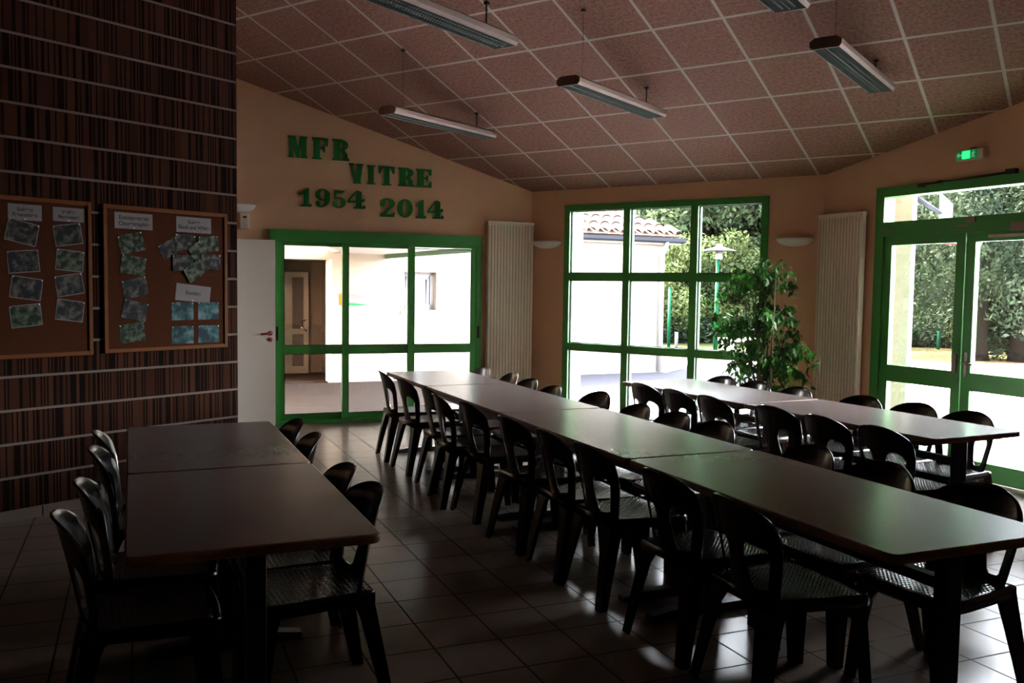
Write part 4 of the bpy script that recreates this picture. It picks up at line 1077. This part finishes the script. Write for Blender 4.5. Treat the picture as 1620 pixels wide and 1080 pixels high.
# ------------------------------------------------------------ outside: posts, lamp, hoop
lp = empty('street_lamp', Tr(5.0, 21.93, -.05), 'green lamp post with flat white hat lamp beyond the window', 'street lamp')
MB().tube([(0, 0, 0), (0.0, 0, 2.37)], [.055, .04], 12).build('pole', M['polegreen'], lp)
MB().tube([(0.03, 0, 2.37), (.03, 0, 2.60)], .085, 14).build('lantern', M['pvc'], lp)
hd = MB(); hd.lathe([(0, 2.74), (.08, 2.74), (.09, 2.68), (.40, 2.59), (.40, 2.575), (.09, 2.61), (0, 2.62)], 24, T=Tr(.03, 0, 0)); hd.build('hat', M['board'], lp)
for x, y, z, c, l_ in ((4.32, 24.6, 1.65, 'polegreen', 'thin green post just right of the cream building'), (4.55, 24.7, .42, 'board', 'short white post on the dry grass right of the cream building'), (12.31, 25.77, .74, 'polegreen', 'short green post on the grass seen through left leaf of double door')):
    t = MB(); t.tube([(0, 0, 0), (0, 0, z)], .045, 10); t.lathe([(.045, z), (.05, z), (.05, z + .02), (0, z + .025)], 10)
    tag(t.build('yard_post', M[c], M4=Tr(x, y, -.05)), l_, 'post')
bn = empty('outdoor_table', Tr(6.0, 23.2, -.05) @ Matrix.Rotation(R(8), 4, 'Z'), 'low pale table with a slab top on the dry grass', 'table')
MB().box((-.55, -.4, .30), (.55, .4, .38)).build('top', M['kerb'], bn, bevel=.01)
for s in (-1, 1): MB().box((s * .4 - .06, -.3, 0), (s * .4 + .06, .3, .30)).build('leg', M['kerb'], bn)
# small basketball hoop carried by an arm from the building's corner, seen almost edge-on
hp = empty('basketball_hoop', Tr(7.0, 14.55, 0) @ Matrix.Rotation(R(59), 4, 'Z'), 'basketball hoop with white board and red rim beyond the double door', 'basketball hoop')
MB().box((-.93, 0, 2.39), (.93, .025, 3.10)).build('backboard', M['board'], hp, bevel=.004)
rm = MB(); n = 24
rm.tube([(.05 + .21 * math.cos(2 * PI * i / n), -.33 + .21 * math.sin(2 * PI * i / n), 2.42) for i in range(n + 1)], .013, 6, cap=False); rm.box((-.08, -.13, 2.37), (.18, .0, 2.47))
rm.build('rim', M['rim'], hp)
ne = MB()
for i in range(10):
    a = 2 * PI * i / 10; b = a + .5; ne.tube([(.05 + .20 * math.cos(a), -.33 + .20 * math.sin(a), 2.41), (.05 + .12 * math.cos(b), -.33 + .12 * math.sin(b), 2.14)], .004, 4)
ne.build('net', M['net'], hp)
hi = (Tr(7.0, 14.55, 0) @ Matrix.Rotation(R(59), 4, 'Z')).inverted()
P_ = lambda x, y, z: tuple(hi @ Vector((x, y, z)))
MB().tube([P_(3.95, 8.95, 2.06), P_(6.52, 13.78, 2.42)], .035, 8).tube([P_(3.95, 8.95, 2.55), P_(6.9, 14.5, 2.85)], .03, 8).build('support_arm', M['zinc'], hp)

# ------------------------------------------------------------ outside: trees, hedge
def foliage_mesh(name, blobs, nleaf, size, seed, mt):
    rn = random.Random(seed); vs = []; fs = []
    tot = sum(b[3] ** 2 for b in blobs)
    for (x, y, z, r_, sq) in blobs:
        k = int(nleaf * r_ * r_ / tot)
        for _ in range(k):
            d = Vector((rn.gauss(0, 1), rn.gauss(0, 1), rn.gauss(0, 1))).normalized()
            rr = r_ * (rn.uniform(.62, 1.06)) * (1 + .16 * noise.noise(d * 2.3 + Vector((x, y, z))))
            p = Vector((x, y, z)) + Vector((d.x * rr, d.y * rr, d.z * rr * sq))
            nrm = (d + Vector((rn.gauss(0, .6), rn.gauss(0, .6), rn.gauss(0, .6)))).normalized()
            a = nrm.orthogonal().normalized(); a = Matrix.Rotation(rn.uniform(0, 2 * PI), 3, nrm) @ a; b = nrm.cross(a)
            s = size * rn.uniform(.6, 1.3); o = len(vs)
            vs += [p - a * s, p - b * s * .5, p + a * s, p + b * s * .5]; fs.append((o, o + 1, o + 2, o + 3))
    me = bpy.data.meshes.new(name); me.from_pydata([tuple(v) for v in vs], [], fs); me.materials.append(mt); me.update()
    return me
def crown_blobs(seed, n, R_, z0, z1, rb):
    rn = random.Random(seed); out = []
    for i in range(n):
        t = rn.random(); z = z0 + (z1 - z0) * t
        rad = R_ * math.sqrt(max(.08, 1 - ((t - .35) / .75) ** 2)); a = rn.uniform(0, 2 * PI); q = rad * math.sqrt(rn.random())
        out.append((math.cos(a) * q, math.sin(a) * q, z, rb * rn.uniform(.7, 1.25), .75))
    return out
fm = {'dark': foliage_mesh('foliage', crown_blobs(1, 34, 3.4, 2.2, 10.0, 1.5), 34000, .125, 1, M['leaf_dark']),
      'mid': foliage_mesh('foliage', crown_blobs(2, 30, 3.1, 1.6, 9.0, 1.4), 34000, .11, 2, M['leaf_mid']),
      'bush': foliage_mesh('foliage', crown_blobs(5, 18, 1.7, .7, 3.4, .85), 20000, .07, 5, M['leaf_yellow']),
      'big': foliage_mesh('foliage', crown_blobs(7, 40, 4.6, 3.3, 9.5, 1.4), 80000, .065, 7, M['leaf_old'])}
def trunk_mb(h, r0, seed, lean=.3):
    rn = random.Random(seed); mb = MB()
    pts = [Vector((0, 0, 0))]
    for i in range(1, 6): pts.append(Vector((rn.uniform(-lean, lean) * i / 5, rn.uniform(-lean, lean) * i / 5, h * i / 5)))
    mb.tube(pts, [r0 * 1.25, r0, r0 * .85, r0 * .7, r0 * .5, r0 * .3], 10)
    for k in range(5):
        b = pts[3].lerp(pts[5], rn.random() * .8); a = rn.uniform(0, 2 * PI); L = h * .4
        mb.tube([b, b + Vector((math.cos(a) * L * .5, math.sin(a) * L * .5, L * .35)), b + Vector((math.cos(a) * L, math.sin(a) * L, L * .8))], [r0 * .35, r0 * .2, r0 * .06], 6)
    return mb
tk = {k: trunk_mb(7.0, .24, 3 + i).build('trunk', M['bark']).data for i, k in enumerate(('dark', 'mid'))}
tk['bush'] = trunk_mb(2.2, .07, 9, .2).build('trunk', M['bark']).data
for o in [x for x in COL.objects if x.name.startswith('trunk') and x.parent is None]: bpy.data.objects.remove(o)
def tree(name, kind, x, y, s, rz, label, group):
    r = empty(name, Tr(x, y, -.1) @ Matrix.Rotation(R(rz), 4, 'Z') @ Matrix.Scale(s, 4), label, 'tree' if kind != 'bush' else 'bush', group)
    for nm, me in (('foliage', fm[kind]), ('trunk', tk[kind])):
        o = bpy.data.objects.new(nm, me); COL.objects.link(o); o.parent = r
    return r
tree_pos = [(3.6, 34.0, 1.0, 0, 'dark'), (6.6, 31.0, .95, 80, 'mid'), (8.6, 36.0, 1.15, 160, 'dark'), (11.4, 31.5, .95, 30, 'mid'), (10.2, 40, 1.3, 200, 'dark'), (13.6, 35.5, 1.15, 250, 'dark'),
            (15.8, 31.0, 1.0, 120, 'mid'), (18.5, 36.0, 1.25, 300, 'dark'), (19.0, 28.5, 1.0, 60, 'dark'), (6.0, 42.0, 1.3, 100, 'mid'), (1.2, 37, 1.1, 45, 'dark'), (22.5, 31.0, 1.2, 15, 'mid'), (23.5, 25.0, 1.1, 210, 'dark'), (15.5, 43, 1.4, 10, 'mid'), (27.0, 29.0, 1.2, 75, 'dark')]
tlab = ['tree just above the tiled roof of the cream building', 'pale green tree behind the lamp post', 'dark tree behind and right of the lamp post', 'pale green tree seen beside the ficus', 'tall back tree behind the middle of the window', 'dark tree behind the basketball hoop, to its left',
        'pale green tree behind the basketball hoop', 'tall dark tree behind the double door meeting stiles', 'dark tree behind the right door leaf', 'tall back tree above the cream building ridge', 'tree hidden mostly behind the cream building roof', 'pale tree behind the right door leaf', 'dark tree at the far right beyond the double door', 'tall pale tree at the very back of the wood', 'dark tree at the right end of the wood']
for (x, y, s, rz, kd), lb in zip(tree_pos, tlab):
    tree('leafy_tree', kd, x, y, s, rz, lb, 'trees of the wood behind the yard')
for x, y, s, rz, lb in ((3.9, 27.5, .85, 0, 'yellow-green bush right beside the cream building'), (6.0, 28.3, .95, 90, 'yellow-green bush behind the street lamp'), (9.2, 28.8, .9, 200, 'yellow-green bush behind the ficus'), (13.0, 26.6, .75, 40, 'yellow-green bush behind left leaf of the double door'), (16.3, 28.0, .95, 140, 'yellow-green bush between the double door stiles and the big trunk')):
    tree('leafy_bush', 'bush', x, y, s, rz, lb, 'bushes in front of the wood')
# the big old tree by the yard
bt = empty('old_tree', Tr(12.3, 22.1, -.1), 'big spreading old tree with two stout trunks beside the yard', 'tree')
for (dx, dy, r0, ln) in ((-.95, -.25, .24, .25), (.15, -.55, .33, -.2)):
    t = MB(); t.tube([(dx, dy, 0), (dx - .02, dy, .5), (dx, dy, 1.4), (dx + ln * .5, dy, 2.6), (dx + ln, dy, 4.2), (dx + ln * 1.5, dy, 6)], [r0 * 1.4, r0 * 1.1, r0, r0 * .9, r0 * .7, r0 * .4], 12)
    rn = random.Random(int(r0 * 100))
    for k in range(6):
        a = rn.uniform(0, 2 * PI); z = rn.uniform(2.4, 4.5)
        t.tube([(dx + ln * .6, dy, z), (dx + math.cos(a) * 1.3, dy + math.sin(a) * 1.3, z + .9), (dx + math.cos(a) * 2.8, dy + math.sin(a) * 2.8, z + 1.6)], [.12, .08, .03], 7)
    t.build('trunk', M['bark'], bt)
ob = bpy.data.objects.new('foliage', fm['big']); COL.objects.link(ob); ob.parent = bt; ob.location = (0.9, -.3, -2.0)
iv = foliage_mesh('ivy', [(-.35, .1, .9, .55, 2.0), (-.2, .2, 1.9, .6, 1.3), (1.2, .3, 1.5, .8, 1.5), (.9, .2, .7, .5, 1.3)], 5000, .07, 12, M['leaf_hedge'])
ob = bpy.data.objects.new('ivy', iv); COL.objects.link(ob); ob.parent = bt
# hedge along the wood
rn = random.Random(4); bl_ = [(-6 + i * .55, rn.uniform(-.15, .15), .42, .5, .9) for i in range(60)]
hm = foliage_mesh('hedge', bl_, 26000, .07, 6, M['leaf_hedge'])
ho = bpy.data.objects.new('low_hedge', hm); COL.objects.link(ho); ho.matrix_world = Tr(8.5, 27.0, -.05) @ Matrix.Rotation(R(-4), 4, 'Z')
tag(ho, 'low clipped green hedge running along the edge of the wood', 'hedge')
# dim undergrowth behind the hedge
rn = random.Random(14); bl_ = [(-10 + i * 1.1, rn.uniform(-.8, .8), 1.2, 1.5, .95) for i in range(40)]
um = foliage_mesh('undergrowth', bl_, 30000, .16, 16, M['leaf_hedge'])
uo = bpy.data.objects.new('undergrowth', um); COL.objects.link(uo); uo.matrix_world = Tr(6.5, 33.5, -.05) @ Matrix.Rotation(R(-10), 4, 'Z')
tag(uo, 'dark tangled undergrowth between the tree trunks of the wood', 'undergrowth', kind='stuff')

bpy.context.view_layer.update()
